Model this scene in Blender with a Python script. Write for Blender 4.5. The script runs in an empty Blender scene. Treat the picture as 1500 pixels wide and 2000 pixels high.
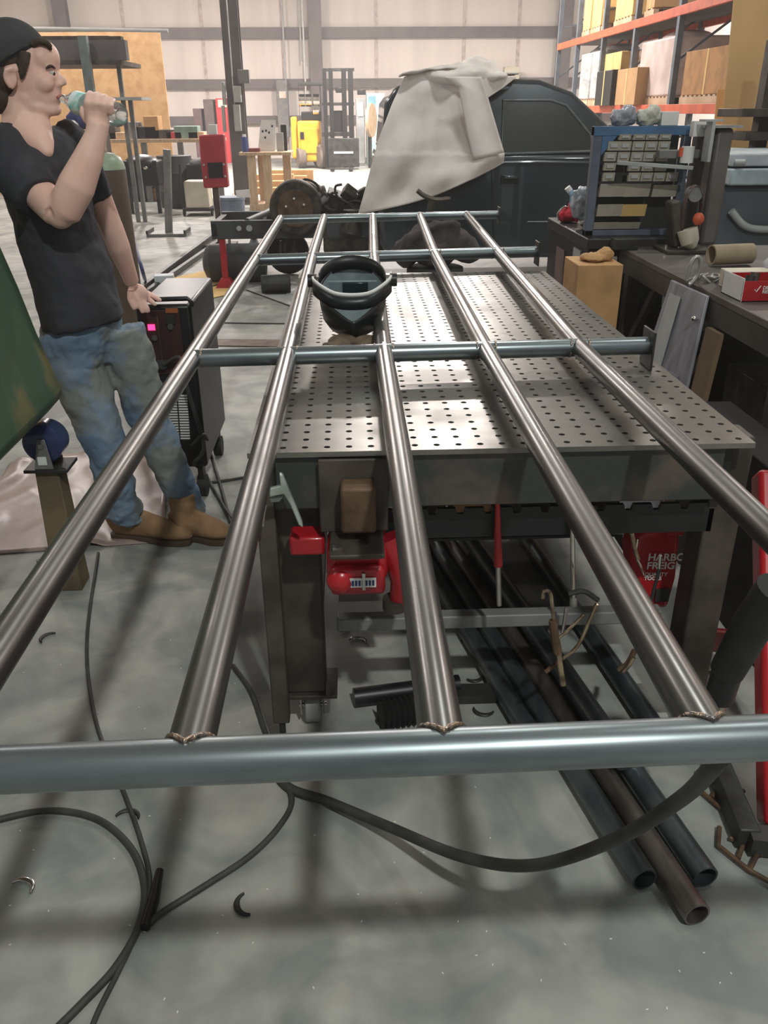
import bpy, bmesh, math, random
from mathutils import Vector, Matrix, Euler, noise as mnoise
random.seed(7)
V = Vector
scn = bpy.context.scene
COL = scn.collection

# ------------------------------------------------------------------ camera
FPX, CAM_H = 1620.0, 1.6
PITCH, YAW, ROLL = math.radians(25.85), math.radians(2.13), math.radians(0.4)
fw = V((math.sin(YAW)*math.cos(PITCH), math.cos(YAW)*math.cos(PITCH), -math.sin(PITCH)))
_r = V((math.cos(YAW), -math.sin(YAW), 0)); _u = _r.cross(fw)
rt = _r*math.cos(ROLL) - _u*math.sin(ROLL)
up = _u*math.cos(ROLL) + _r*math.sin(ROLL)
CAM = V((0, 0, CAM_H))
cd = bpy.data.cameras.new('camera'); cam = bpy.data.objects.new('camera', cd); COL.objects.link(cam)
m = Matrix.Identity(4)
for i in range(3):
    m[i][0] = rt[i]; m[i][1] = up[i]; m[i][2] = -fw[i]; m[i][3] = CAM[i]
cam.matrix_world = m
cd.sensor_fit = 'VERTICAL'; cd.sensor_height = 24.0; cd.lens = 24.0*FPX/2000.0
cd.clip_start = 0.02; cd.clip_end = 200
scn.camera = cam

def P(px, py, z=None, Y=None, X=None):
    """photo pixel -> the point of the place on the plane z=, Y= or X="""
    d = fw + rt*((px-750)/FPX) - up*((py-1000)/FPX)
    t = (z-CAM_H)/d.z if z is not None else (Y/d.y if Y is not None else X/d.x)
    return CAM + d*t

# ------------------------------------------------------------------ world, lamps, exposure
w = bpy.data.worlds.new('world'); scn.world = w; w.use_nodes = True
w.node_tree.nodes['Background'].inputs[0].default_value = (0.75, 0.78, 0.80, 1)
w.node_tree.nodes['Background'].inputs[1].default_value = 0.28
scn.view_settings.view_transform = 'Standard'; scn.view_settings.look = 'None'
scn.view_settings.gamma = 1.0; scn.view_settings.use_curve_mapping = False
scn.view_settings.exposure = 0.45
def lamp(name, loc, power, size, col, aim=None, sizey=None):
    l = bpy.data.lights.new(name, 'AREA'); l.shape = 'RECTANGLE' if sizey else 'DISK'; l.size = size
    if sizey: l.size_y = sizey
    l.energy = power; l.color = col
    o = bpy.data.objects.new(name, l); COL.objects.link(o); o.location = loc
    if aim is not None:
        o.rotation_euler = (V(aim)-V(loc)).to_track_quat('-Z', 'Y').to_euler()
    return o
WARM = (1.0, 0.92, 0.88); NEUT = (0.97, 1.0, 0.96)
lamp('bay_or_fill_lamp', (1.0, -1.7, 5.1), 165, 0.24, NEUT)
lamp('bay_or_fill_lamp', (-4.5, 1.5, 5.6), 40, 0.5, NEUT)
def globe(loc, power, r, col):
    l = bpy.data.lights.new('bay_or_fill_lamp', 'POINT'); l.energy = power; l.color = col; l.shadow_soft_size = r
    o = bpy.data.objects.new('bay_or_fill_lamp', l); COL.objects.link(o); o.location = loc
for (x, y, pw) in [(2.1, 17.0, 520), (0.5, 23.5, 1120), (-5.2, 10.5, 90), (-5.5, 17.5, 330), (-5.0, 25, 800), (8.6, 13, 300), (8.6, 24, 620)]:
    lamp('bay_or_fill_lamp', (x, y, 6.2), pw, 0.65, WARM)
lamp('bay_or_fill_lamp', (1.5, 6.2, 6.2), 75, 0.6, NEUT)
globe((-2.6, 9.6, 5.8), 50, 0.25, WARM)
globe((3.1, 2.6, 5.8), 95, 0.3, NEUT)  # added fill light to brighten the man's face and the canvas

# ------------------------------------------------------------------ materials
def lin(c):
    return tuple(((v/255)/12.92 if v/255 <= 0.04045 else ((v/255+0.055)/1.055)**2.4) for v in c) + (1,)
MC = {}
def mat(name, col, rough=0.6, metal=0.0, col2=None, scale=6, mix=(0.4, 0.65), bump=0.0, bscale=None, stretch=(1, 1, 1),
        rough2=None, emit=0, trans=0, coat=0, ior=1.45, alpha=1, detail=5):
    if name in MC: return MC[name]
    mt = bpy.data.materials.new(name); mt.use_nodes = True
    nt = mt.node_tree; b = nt.nodes['Principled BSDF']
    b.inputs['Base Color'].default_value = lin(col); b.inputs['Roughness'].default_value = rough
    b.inputs['Metallic'].default_value = metal; b.inputs['IOR'].default_value = ior
    b.inputs['Transmission Weight'].default_value = trans; b.inputs['Coat Weight'].default_value = coat
    b.inputs['Alpha'].default_value = alpha
    tc = nt.nodes.new('ShaderNodeTexCoord'); mp = nt.nodes.new('ShaderNodeMapping')
    mp.inputs['Scale'].default_value = stretch
    nt.links.new(tc.outputs['Object'], mp.inputs['Vector'])
    n = nt.nodes.new('ShaderNodeTexNoise'); n.inputs['Scale'].default_value = scale; n.inputs['Detail'].default_value = detail
    nt.links.new(mp.outputs[0], n.inputs['Vector'])
    if col2 is None: col2 = tuple(max(0, v*0.86) for v in col)
    rp = nt.nodes.new('ShaderNodeValToRGB'); rp.color_ramp.elements[0].position = mix[0]; rp.color_ramp.elements[1].position = mix[1]
    rp.color_ramp.elements[0].color = lin(col); rp.color_ramp.elements[1].color = lin(col2)
    nt.links.new(n.outputs['Fac'], rp.inputs[0]); nt.links.new(rp.outputs[0], b.inputs['Base Color'])
    if rough2 is not None:
        mr = nt.nodes.new('ShaderNodeMapRange'); mr.inputs[1].default_value = 0.28; mr.inputs[2].default_value = 0.65
        mr.inputs[3].default_value = rough; mr.inputs[4].default_value = rough2
        nt.links.new(n.outputs['Fac'], mr.inputs[0]); nt.links.new(mr.outputs[0], b.inputs['Roughness'])
    if bump:
        n2 = nt.nodes.new('ShaderNodeTexNoise'); n2.inputs['Scale'].default_value = bscale or scale*3; n2.inputs['Detail'].default_value = 4
        nt.links.new(mp.outputs[0], n2.inputs['Vector'])
        bp = nt.nodes.new('ShaderNodeBump'); bp.inputs['Strength'].default_value = bump; bp.inputs['Distance'].default_value = 0.02
        nt.links.new(n2.outputs['Fac'], bp.inputs['Height']); nt.links.new(bp.outputs[0], b.inputs['Normal'])
    if emit:
        b.inputs['Emission Color'].default_value = lin(col); b.inputs['Emission Strength'].default_value = emit
    MC[name] = mt
    return mt

m_pipe = mat('pipe_steel', (112, 111, 109), 0.23, 0.85, (82, 80, 78), 5, (0.35, 0.7), 0, 60, (3, 0.7, 3), 0.38)
m_pipe2 = mat('cross_pipe_steel', (136, 144, 146), 0.23, 0.85, (98, 106, 108), 5, (0.35, 0.7), 0, 60, (0.8, 3, 3), 0.38)
m_tabletop = mat('table_steel', (136, 133, 127), 0.24, 0.8, (104, 101, 96), 4.5, (0.35, 0.7), 0.02, 40, (1, 1, 1), 0.42)
m_dsteel = mat('dark_steel', (66, 66, 64), 0.5, 0.5, (44, 44, 43), 8, bump=0.1)
m_bsteel = mat('brown_steel', (88, 80, 72), 0.55, 0.4, (58, 52, 47), 7, bump=0.1)
m_rust = mat('rusty_steel', (104, 82, 62), 0.6, 0.3, (70, 52, 40), 12, bump=0.15)
m_weld = mat('weld_bead', (170, 150, 130), 0.35, 0.9, (120, 120, 125), 60, bump=0.5, bscale=90)
m_bright = mat('bright_steel', (205, 203, 198), 0.22, 0.95, (160, 158, 154), 10)
m_chrome = mat('chrome', (215, 210, 200), 0.12, 1.0, (180, 172, 160), 10)
m_black = mat('black_paint', (26, 27, 28), 0.4, 0.0, (18, 18, 19), 6)
m_blackrub = mat('black_rubber', (38, 38, 38), 0.65, 0.0, (28, 28, 28), 10, bump=0.08)
m_red = mat('red_paint', (176, 32, 38), 0.35, 0.0, (150, 20, 26), 5, coat=0.2)
m_reddull = mat('red_panel', (176, 58, 66), 0.55, 0.0, (160, 46, 54), 4)
m_weldh = mat('weld_heat', (150, 128, 104), 0.4, 0.7, (110, 100, 94), 25)
m_white = mat('white_card', (226, 226, 222), 0.7, 0, (210, 210, 206), 5)
m_pinewood = mat('pale_wood', (198, 172, 142), 0.75, 0, (176, 148, 116), 5, stretch=(6, 1, 1))
m_ply = mat('plywood_sheet', (216, 176, 124), 0.75, 0, (196, 154, 102), 2.2, (0.3, 0.75), stretch=(1, 1, .6))
m_osb = mat('osb_board', (196, 158, 114), 0.8, 0, (176, 136, 92), 7, (0.35, 0.7), stretch=(1, 1, 1))
m_card = mat('cardboard', (186, 146, 100), 0.85, 0, (170, 130, 86), 3)
m_cardy = mat('yellow_cardboard', (218, 184, 120), 0.85, 0, (200, 164, 100), 3)
m_orange = mat('orange_beam', (214, 96, 58), 0.5, 0, (190, 80, 46), 5)
m_blue = mat('blue_paint', (74, 112, 150), 0.5, 0, (60, 90, 122), 5)
m_greybl = mat('grey_blue_paint', (98, 106, 120), 0.5, 0.1, (80, 88, 102), 6)
m_grey = mat('grey_paint', (126, 126, 124), 0.5, 0.1, (104, 104, 102), 6)
m_lgrey = mat('light_grey_paint', (176, 178, 176), 0.5, 0, (158, 160, 158), 4)
m_colpaint = mat('column_paint', (104, 100, 100), 0.6, 0.1, (90, 86, 86), 3)
m_bin = mat('bin_plastic', (184, 178, 164), 0.6, 0, (160, 154, 140), 9)
m_yellow = mat('yellow_paint', (228, 176, 52), 0.45, 0, (206, 152, 40), 3)
m_teal = mat('pale_teal_paint', (176, 206, 204), 0.5, 0, (156, 190, 190), 3)
m_cream = mat('cream_paint', (206, 198, 180), 0.6, 0, (190, 182, 162), 4)
m_truck = mat('truck_paint', (62, 70, 74), 0.2, 0.3, (54, 62, 66), 2, coat=1.0)
m_glass = mat('truck_glass', (50, 54, 50), 0.22, 0.0, (36, 40, 37), 2, coat=0.3)
m_canvas = mat('canvas_cloth', (240, 232, 226), 0.9, 0, (224, 216, 210), 4, bump=0.25, bscale=9)
m_cable = mat('cable_rubber', (62, 62, 58), 0.6, 0, (48, 48, 45), 15)
m_grime = mat('greasy_metal', (78, 70, 62), 0.6, 0.3, (44, 40, 36), 12, bump=0.2)

# ------------------------------------------------------------------ mesh builder
def Rm(x=0, y=0, z=0):
    return Euler((math.radians(x), math.radians(y), math.radians(z))).to_matrix()
WL = {}
class G:
    def __init__(s): s.v = []; s.f = []
    def add(s, vs, fs):
        k = len(s.v); s.v += [V(a) for a in vs]; s.f += [tuple(i+k for i in q) for q in fs]; return s
    def box(s, c, d, R=None, top=(1, 1)):
        c = V(c); vs = []
        for z in (-1, 1):
            tx, ty = (top if z > 0 else (1, 1))
            for (x, y) in ((-1, -1), (1, -1), (1, 1), (-1, 1)):
                p = V((x*d[0]/2*tx, y*d[1]/2*ty, z*d[2]/2)); vs.append(c + (R @ p if R else p))
        return s.add(vs, [(3, 2, 1, 0), (4, 5, 6, 7), (0, 1, 5, 4), (1, 2, 6, 5), (2, 3, 7, 6), (3, 0, 4, 7)])
    def bx(s, x0, x1, y0, y1, z0, z1):
        return s.box(((x0+x1)/2, (y0+y1)/2, (z0+z1)/2), (abs(x1-x0), abs(y1-y0), abs(z1-z0)))
    def bar(s, p0, p1, w, h, roll=0):
        p0, p1 = V(p0), V(p1); d = (p1-p0); L = d.length; d.normalize()
        a = V((0, 0, 1)) if abs(d.z) < 0.95 else V((0, 1, 0))
        x = d.cross(a).normalized(); y = x.cross(d).normalized()
        if roll:
            q = Matrix.Rotation(math.radians(roll), 3, d); x = q @ x; y = q @ y
        vs = []
        for p in (p0, p1):
            for (i, j) in ((-1, -1), (1, -1), (1, 1), (-1, 1)): vs.append(p + x*i*w/2 + y*j*h/2)
        return s.add(vs, [(3, 2, 1, 0), (4, 5, 6, 7), (0, 1, 5, 4), (1, 2, 6, 5), (2, 3, 7, 6), (3, 0, 4, 7)])
    def tube(s, pts, r, n=10, closed=False, caps=True, flat=None):
        pts = [V(p) for p in pts]; N = len(pts)
        rs = r if isinstance(r, (list, tuple)) else [r]*N
        tan = []
        for i in range(N):
            a = pts[(i-1) % N] if (closed or i > 0) else pts[i]
            b = pts[(i+1) % N] if (closed or i < N-1) else pts[i]
            t = (b-a); tan.append(t.normalized() if t.length > 1e-9 else V((0, 0, 1)))
        a = V((0, 0, 1)) if abs(tan[0].z) < 0.9 else V((1, 0, 0))
        x = tan[0].cross(a).normalized(); vs = []
        for i in range(N):
            x = (x - tan[i]*x.dot(tan[i])).normalized(); y = tan[i].cross(x)
            ri = rs[i]; ra, rb = ri if isinstance(ri, (tuple, list)) else (ri, ri)
            for k in range(n):
                an = 2*math.pi*k/n; vs.append(pts[i] + x*math.cos(an)*ra + y*math.sin(an)*rb)
        fs = []
        for i in range(N if closed else N-1):
            for k in range(n):
                a0 = i*n+k; a1 = i*n+(k+1) % n; j = (i+1) % N
                fs.append((a0, a1, j*n+(k+1) % n, j*n+k))
        if not closed and caps:
            fs.append(tuple(range(n-1, -1, -1))); fs.append(tuple((N-1)*n+k for k in range(n)))
        return s.add(vs, fs)
    def cyl(s, p0, p1, r0, r1=None, n=20, caps=True):
        return s.tube([p0, p1], [r0, r0 if r1 is None else r1], n, caps=caps)
    def pipe(s, p0, p1, ro, ri, n=24):
        p0, p1 = V(p0), V(p1); d = (p1-p0).normalized()
        a = V((0, 0, 1)) if abs(d.z) < 0.9 else V((1, 0, 0)); x = d.cross(a).normalized(); y = d.cross(x)
        vs = []
        for (p, r) in ((p0, ri), (p0, ro), (p1, ro), (p1, ri)):
            for k in range(n):
                an = 2*math.pi*k/n; vs.append(p + x*math.cos(an)*r + y*math.sin(an)*r)
        fs = [(q*n+k, q*n+(k+1) % n, ((q+1) % 4)*n+(k+1) % n, ((q+1) % 4)*n+k) for q in range(4) for k in range(n)]
        return s.add(vs, fs)
    def sph(s, c, r, n=16, m=10, R=None):
        if not isinstance(r, (tuple, list)): r = (r, r, r)
        c = V(c); vs = [c + (R @ V((0, 0, r[2])) if R else V((0, 0, r[2])))]
        for i in range(1, m):
            th = math.pi*i/m
            for k in range(n):
                ph = 2*math.pi*k/n
                p = V((r[0]*math.sin(th)*math.cos(ph), r[1]*math.sin(th)*math.sin(ph), r[2]*math.cos(th)))
                vs.append(c + (R @ p if R else p))
        p = V((0, 0, -r[2])); vs.append(c + (R @ p if R else p))
        fs = [(0, 1+k, 1+(k+1) % n) for k in range(n)]
        for i in range(m-2):
            for k in range(n):
                a = 1+i*n+k; b = 1+i*n+(k+1) % n; fs.append((a, a+n, b+n, b))
        L = len(vs)-1; q = 1+(m-2)*n
        fs += [(L, q+(k+1) % n, q+k) for k in range(n)]
        return s.add(vs, fs)
    def lathe(s, prof, c, n=24, R=None):
        c = V(c); vs = []
        for (r, z) in prof:
            for k in range(n):
                an = 2*math.pi*k/n; p = V((r*math.cos(an), r*math.sin(an), z)); vs.append(c + (R @ p if R else p))
        m = len(prof); fs = []
        for i in range(m-1):
            for k in range(n): fs.append((i*n+k, i*n+(k+1) % n, (i+1)*n+(k+1) % n, (i+1)*n+k))
        fs.append(tuple(range(n-1, -1, -1))); fs.append(tuple((m-1)*n+k for k in range(n)))
        return s.add(vs, fs)
    def prism(s, pts, off):
        pts = [V(p) for p in pts]; off = V(off); n = len(pts)
        return s.add(pts + [p+off for p in pts],
                     [tuple(range(n)), tuple(range(2*n-1, n-1, -1))] + [(i, i+n, (i+1) % n+n, (i+1) % n) for i in range(n)])
    def grid(s, fn, nu, nv):
        vs = [fn(i/nu, j/nv) for j in range(nv+1) for i in range(nu+1)]
        return s.add(vs, [(j*(nu+1)+i, j*(nu+1)+i+1, (j+1)*(nu+1)+i+1, (j+1)*(nu+1)+i) for j in range(nv) for i in range(nu)])
    def build(s, name, m, parent=None, bevel=0, ang=38, label=None, cat=None, group=None, kind=None, solid=0, sub=0, remesh=0, smooth=0, origin=None, recalc=True):
        if parent is not None: o0 = WL[parent.name]
        elif origin is not None: o0 = V(origin)
        elif kind == 'structure': o0 = V((0, 0, 0))
        else:
            mn = [min(a[i] for a in s.v) for i in range(3)]; mx = [max(a[i] for a in s.v) for i in range(3)]
            o0 = V(((mn[0]+mx[0])/2, (mn[1]+mx[1])/2, mn[2]))
        me = bpy.data.meshes.new(name)
        me.from_pydata([a-o0 for a in s.v], [], s.f)
        if recalc:
            b = bmesh.new(); b.from_mesh(me); bmesh.ops.recalc_face_normals(b, faces=b.faces); b.to_mesh(me); b.free()
        me.polygons.foreach_set('use_smooth', [True]*len(me.polygons))
        try: me.set_sharp_from_angle(angle=math.radians(ang))
        except Exception: pass
        me.materials.append(m)
        o = bpy.data.objects.new(name, me); COL.objects.link(o)
        if parent is not None: o.parent = parent
        else: o.location = o0
        WL[o.name] = o0
        if solid:
            md = o.modifiers.new('solid', 'SOLIDIFY'); md.thickness = solid; md.offset = 0
        if bevel:
            md = o.modifiers.new('bevel', 'BEVEL'); md.width = bevel; md.segments = 2; md.limit_method = 'ANGLE'; md.angle_limit = math.radians(40)
        if remesh:
            md = o.modifiers.new('remesh', 'REMESH'); md.mode = 'VOXEL'; md.voxel_size = remesh; md.use_smooth_shade = True
        if smooth:
            md = o.modifiers.new('smooth', 'SMOOTH'); md.factor = 0.5; md.iterations = smooth
        if sub:
            md = o.modifiers.new('sub', 'SUBSURF'); md.levels = sub; md.render_levels = sub
        if label: o['label'] = label
        if cat: o['category'] = cat
        if group: o['group'] = group
        if kind: o['kind'] = kind
        return o
def thing(name, label, cat, loc, group=None):
    o = bpy.data.objects.new(name, None); COL.objects.link(o); o.location = V(loc); o.empty_display_size = 0.05
    o['label'] = label; o['category'] = cat
    if group: o['group'] = group
    WL[o.name] = V(loc); return o
def kids(o): return [c for c in COL.objects if c.parent == o]
def dup(o, loc, label=None, rotz=None, parent=None, scale=None):
    c = o.copy(); COL.objects.link(c)
    if parent is None:
        c.location = V(loc)
        if rotz is not None: c.rotation_euler = (0, 0, math.radians(rotz))
        if scale: c.scale = scale
        if label: c['label'] = label
    else: c.parent = parent
    for k in kids(o): dup(k, None, parent=c)
    return c
def text(body, size, loc, R, m, parent, name='lettering', ext=0.0006, align='CENTER'):
    cu = bpy.data.curves.new(name, 'FONT'); cu.body = body; cu.size = size; cu.extrude = ext; cu.align_x = align
    cu.offset = size*0.02; cu.space_line = 0.85
    t = bpy.data.objects.new('tmp', cu); COL.objects.link(t)
    bpy.context.view_layer.update()
    me = bpy.data.meshes.new_from_object(t.evaluated_get(bpy.context.evaluated_depsgraph_get()))
    bpy.data.objects.remove(t); me.materials.clear(); me.materials.append(m)
    for v in me.vertices: v.co = (R @ v.co) + V(loc) - WL[parent.name]
    o = bpy.data.objects.new(name, me); COL.objects.link(o); o.parent = parent; return o
def bez(p, n=24):
    """Catmull-Rom through points"""
    p = [V(a) for a in p]; q = [p[0]*2-p[1]] + p + [p[-1]*2-p[-2]]; out = []
    for i in range(1, len(q)-2):
        for k in range(n):
            t = k/n
            out.append(0.5*((2*q[i]) + (q[i+1]-q[i-1])*t + (2*q[i-1]-5*q[i]+4*q[i+1]-q[i+2])*t*t + (3*q[i]-q[i-1]-3*q[i+1]+q[i+2])*t**3))
    out.append(p[-1]); return out
def S(name, g, m, **k): return g.build(name, m, kind='structure', **k)

# ------------------------------------------------------------------ structure
def floor_mat():
    mt = bpy.data.materials.new('concrete_floor'); mt.use_nodes = True; nt = mt.node_tree; L = nt.links
    b = nt.nodes['Principled BSDF']; tc = nt.nodes.new('ShaderNodeTexCoord')
    def noise(sc, det, dist=0):
        n = nt.nodes.new('ShaderNodeTexNoise'); n.inputs['Scale'].default_value = sc; n.inputs['Detail'].default_value = det
        n.inputs['Distortion'].default_value = dist; L.new(tc.outputs['Object'], n.inputs['Vector']); return n
    n1 = noise(1.1, 6, .6); n2 = noise(9, 8); n3 = noise(3.2, 5, 1.2)
    r1 = nt.nodes.new('ShaderNodeValToRGB'); r1.color_ramp.elements[0].position = .32; r1.color_ramp.elements[1].position = .68
    r1.color_ramp.elements[0].color = lin((148, 150, 145)); r1.color_ramp.elements[1].color = lin((176, 174, 166))
    L.new(n1.outputs['Fac'], r1.inputs[0])
    r2 = nt.nodes.new('ShaderNodeValToRGB'); r2.color_ramp.elements[0].position = .38; r2.color_ramp.elements[1].position = .6
    r2.color_ramp.elements[0].color = (0.64, 0.67, 0.70, 1); r2.color_ramp.elements[1].color = (1, 1, 1, 1)
    L.new(n3.outputs['Fac'], r2.inputs[0])
    r3 = nt.nodes.new('ShaderNodeValToRGB'); r3.color_ramp.elements[0].position = .3; r3.color_ramp.elements[1].position = .7
    r3.color_ramp.elements[0].color = (0.80, 0.80, 0.80, 1); r3.color_ramp.elements[1].color = (1.05, 1.05, 1.03, 1)
    L.new(n2.outputs['Fac'], r3.inputs[0])
    a = nt.nodes.new('ShaderNodeMix'); a.data_type = 'RGBA'; a.blend_type = 'MULTIPLY'; a.inputs[0].default_value = 1
    L.new(r1.outputs[0], a.inputs[6]); L.new(r2.outputs[0], a.inputs[7])
    c = nt.nodes.new('ShaderNodeMix'); c.data_type = 'RGBA'; c.blend_type = 'MULTIPLY'; c.inputs[0].default_value = 1
    L.new(a.outputs[2], c.inputs[6]); L.new(r3.outputs[0], c.inputs[7]); L.new(c.outputs[2], b.inputs['Base Color'])
    mr = nt.nodes.new('ShaderNodeMapRange'); mr.inputs[3].default_value = 0.5; mr.inputs[4].default_value = 0.7
    L.new(n1.outputs['Fac'], mr.inputs[0]); L.new(mr.outputs[0], b.inputs['Roughness'])
    bp = nt.nodes.new('ShaderNodeBump'); bp.inputs['Strength'].default_value = .08; bp.inputs['Distance'].default_value = .01
    L.new(n2.outputs['Fac'], bp.inputs['Height']); L.new(bp.outputs[0], b.inputs['Normal'])
    return mt
FW = 34.0
XL, XR, YB, CH = -13.0, 11.0, -6.0, 7.6
S('floor', G().bx(XL, XR, YB, FW, -0.2, 0), floor_mat())
m_wall = mat('insulated_wall', (226, 216, 208), 0.7, 0, (216, 206, 198), 0.6, stretch=(3, 1, .3))
m_ceil = mat('ceiling_insulation', (196, 196, 192), 0.8, 0, (182, 182, 180), 1)
S('wall_back', G().bx(XL, XR, FW, FW+.2, 0, CH), m_wall)
S('wall_left', G().bx(XL-.2, XL, YB, FW, 0, CH), m_wall)
S('wall_right', G().bx(XR, XR+.2, YB, FW, 0, CH), m_wall)
S('ceiling', G().bx(XL, XR, YB, FW, CH, CH+.1), m_ceil)
m_girt = mat('girt_steel', (112, 104, 104), 0.6, 0.1, (100, 92, 92), 2)
# horizontal wall girts and vertical seams of the insulation
k = 0
for (py, hh) in ((64, .34), (163, .30), (233, .26)):
    k += 1; z = P(620, py, Y=FW-.12).z
    S('trim_%d' % k, G().bx(XL, XR, FW-.22, FW, z-hh/2, z+hh/2), m_girt)
m_seam = mat('wall_seam', (206, 190, 184), 0.7)
for px in (555, 735, 905, 250, 400, 1010):
    k += 1; x = P(px, 120, Y=FW).x
    S('trim_%d' % k, G().bx(x-.06, x+.06, FW-.02, FW, 0, CH), m_seam)
# wall columns
for px in (617, 130, 1100):
    k += 1; x = P(px, 100, Y=FW-.4).x; g = G()
    g.bx(x-.22, x+.22, FW-.62, FW-.59, 0, CH); g.bx(x-.22, x+.22, FW-.25, FW-.22, 0, CH); g.bx(x-.02, x+.02, FW-.6, FW-.23, 0, CH)
    S('trim_%d' % k, g, m_girt)
# inner H column with junction boxes, standing on the shop floor
cy = 17.0; cx = P(462, 200, Y=cy).x
col = thing('building_column', 'dark grey steel H column rising from the shop floor behind the red box stand', 'column', (cx, cy, 0)); col['kind'] = 'structure'
g = G(); wd = .15
g.bx(cx-wd, cx+wd, cy-.14, cy-.11, 0, CH); g.bx(cx-wd, cx+wd, cy+.11, cy+.14, 0, CH); g.bx(cx-.02, cx+.02, cy-.12, cy+.12, 0, CH)
g.build('post', m_colpaint, col)
G().bx(cx-.22, cx+.22, cy-.22, cy+.22, 0, .03).build('base_plate', m_colpaint, col)
for (x0, y0, x1, y1, dz) in ((464, 136, 488, 163, 0), (432, 160, 442, 205, 0), (432, 206, 442, 258, 0), (455, 168, 472, 200, 0), (455, 204, 472, 256, 0)):
    a = P(x0, y0, Y=cy-.2); b = P(x1, y1, Y=cy-.2)
    G().bx(a.x, b.x, cy-.24, cy-.12, b.z, a.z).build('junction_box', m_lgrey if x0 != 464 else m_grey, col, bevel=.008, label='light grey electrical box on the column')
a = P(452, 165, Y=cy-.2); b = P(452, 258, Y=cy-.2)
G().cyl((cx-.02, cy-.17, CH), (cx-.02, cy-.17, b.z), .012, n=8).build('conduit', m_lgrey, col)
# ------------------------------------------------------------------ perforated welding table
TX0, TX1, TY0, TY1, TZ = -.245, .93, 1.765, 4.06, .90
tb = thing('welding_table', 'steel welding table with a perforated top and rectangular tube legs under the pipe frame', 'table', ((TX0+TX1)/2, (TY0+TY1)/2, 0))
g = G(); pit = .0508; nx = int((TX1-TX0)/pit); ny = int((TY1-TY0)/pit); mx = ((TX1-TX0)-nx*pit)/2; my = ((TY1-TY0)-ny*pit)/2
vs, fs = [], []; rh = .0079; th = .0127
for j in range(ny):
    for i in range(nx):
        x = TX0+mx+(i+.5)*pit; y = TY0+my+(j+.5)*pit; k = len(vs); h = pit/2
        o8 = [(1, 0), (1, 1), (0, 1), (-1, 1), (-1, 0), (-1, -1), (0, -1), (1, -1)]
        for z in (TZ, TZ-th):
            for (a, b) in o8: vs.append((x+a*h, y+b*h, z))
            for q in range(8): vs.append((x+rh*math.cos(q*math.pi/4), y+rh*math.sin(q*math.pi/4), z))
        for q in range(8):
            r = (q+1) % 8
            fs += [(k+q, k+r, k+8+r, k+8+q), (k+8+q, k+8+r, k+24+r, k+24+q), (k+16+r, k+16+q, k+24+q, k+24+r)]
g.add(vs, fs)
X0, X1, Y0, Y1 = TX0+mx, TX1-mx, TY0+my, TY1-my
for (a, b, c, d) in ((TX0, X0, TY0, TY1), (X1, TX1, TY0, TY1), (X0, X1, TY0, Y0), (X0, X1, Y1, TY1)): g.bx(a, b, c, d, TZ-th, TZ)
g.build('perforated_top', m_tabletop, tb, recalc=False)
for (x, s_) in ((TX0+.05, 1), (TX1-.05, -1)):
    g = G(); g.bx(x-.02, x+.02, TY0+.04, TY1-.04, TZ-.16, TZ-th-.001); g.build('side_rail', m_dsteel, tb)
m_apron = mat('apron_steel', (66, 68, 66), 0.5, 0.4, (104, 92, 82), 6, (0.52, 0.68), bump=.05)
G().bx(TX0+.06, TX1-.06, TY0+.015, TY0+.03, TZ-.15, TZ-th-.001).build('front_apron', m_apron, tb, bevel=.002)
G().bx(TX0+.06, TX1-.06, TY1-.06, TY1-.03, TZ-.13, TZ-th-.001).build('rear_apron', m_dsteel, tb)
for y in (2.5, 3.3): G().bx(TX0+.07, TX1-.07, y-.02, y+.02, TZ-.09, TZ-th-.001).build('cross_rib', m_dsteel, tb)
legs = []
for (lx, ly) in ((-.150, 1.93), (.922, 1.885), (-.125, 3.92), (.86, 3.92)):
    lg = G().bx(lx-(.054 if lx < 0 else .045), lx+(.054 if lx < 0 else .045), ly-.05, ly+.05, .13, TZ-th-.002).build('leg', m_bsteel, tb, bevel=.006)
    G().bx(lx-.075, lx+.085, ly-.065, ly+.065, .118, .13).build('foot_plate', m_bsteel, lg, bevel=.002)
    # caster
    cx_ = lx+.012
    g = G(); g.box((cx_-.032, ly, .08), (.005, .07, .075)); g.box((cx_+.032, ly, .08), (.005, .07, .075)); g.bx(cx_-.035, cx_+.035, ly-.035, ly+.035, .110, .1175)
    g.cyl((cx_-.04, ly, .05), (cx_+.04, ly, .05), .007, n=10); cs = g.build('caster_fork', m_bright, tb)
    G().tube([(cx_-.024, ly, .05), (cx_-.018, ly, .05), (cx_+.018, ly, .05), (cx_+.024, ly, .05)], [.042, .05, .05, .042], 28).build('caster_wheel', mat('caster_grey', (150, 150, 146), .5), tb)
for y in (1.93, 3.92):
    G().bx(-.06, .84, y-.02, y+.02, .31, .35).build('stretcher', m_grey, tb, bevel=.004)
G().bx(-.14, -.10, 1.98, 3.87, .31, .35).build('stretcher', m_dsteel, tb)
G().bx(.86, .90, 2.02, 3.87, .31, .35).build('stretcher', m_dsteel, tb)
# lower shelf pan holding the vise side
G().bx(-.06, .86, 2.35, 3.8, .352, .36).build('lower_shelf', m_dsteel, tb)
# brown receiver tube and its bracket under the front-left of the top
g = G(); g.bx(-.085, .075, 1.752, 1.762, .70, .885); g.build('receiver_bracket', m_bsteel, tb, bevel=.003, label='worn grey steel bracket')
g = G(); g.bx(-.035, .045, 1.69, 1.752, .725, .84); g.build('receiver_tube', m_rust, tb, bevel=.008, label='rusty brown square tube')
G().box((-.0, 1.70, .695), (.125, .13, .012)).build('mounting_plate', m_bsteel, tb, bevel=.004)
G().cyl((-.045, 1.66, .70), (-.045, 1.66, .712), .012, n=6).build('bolt', m_bright, tb)
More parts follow.
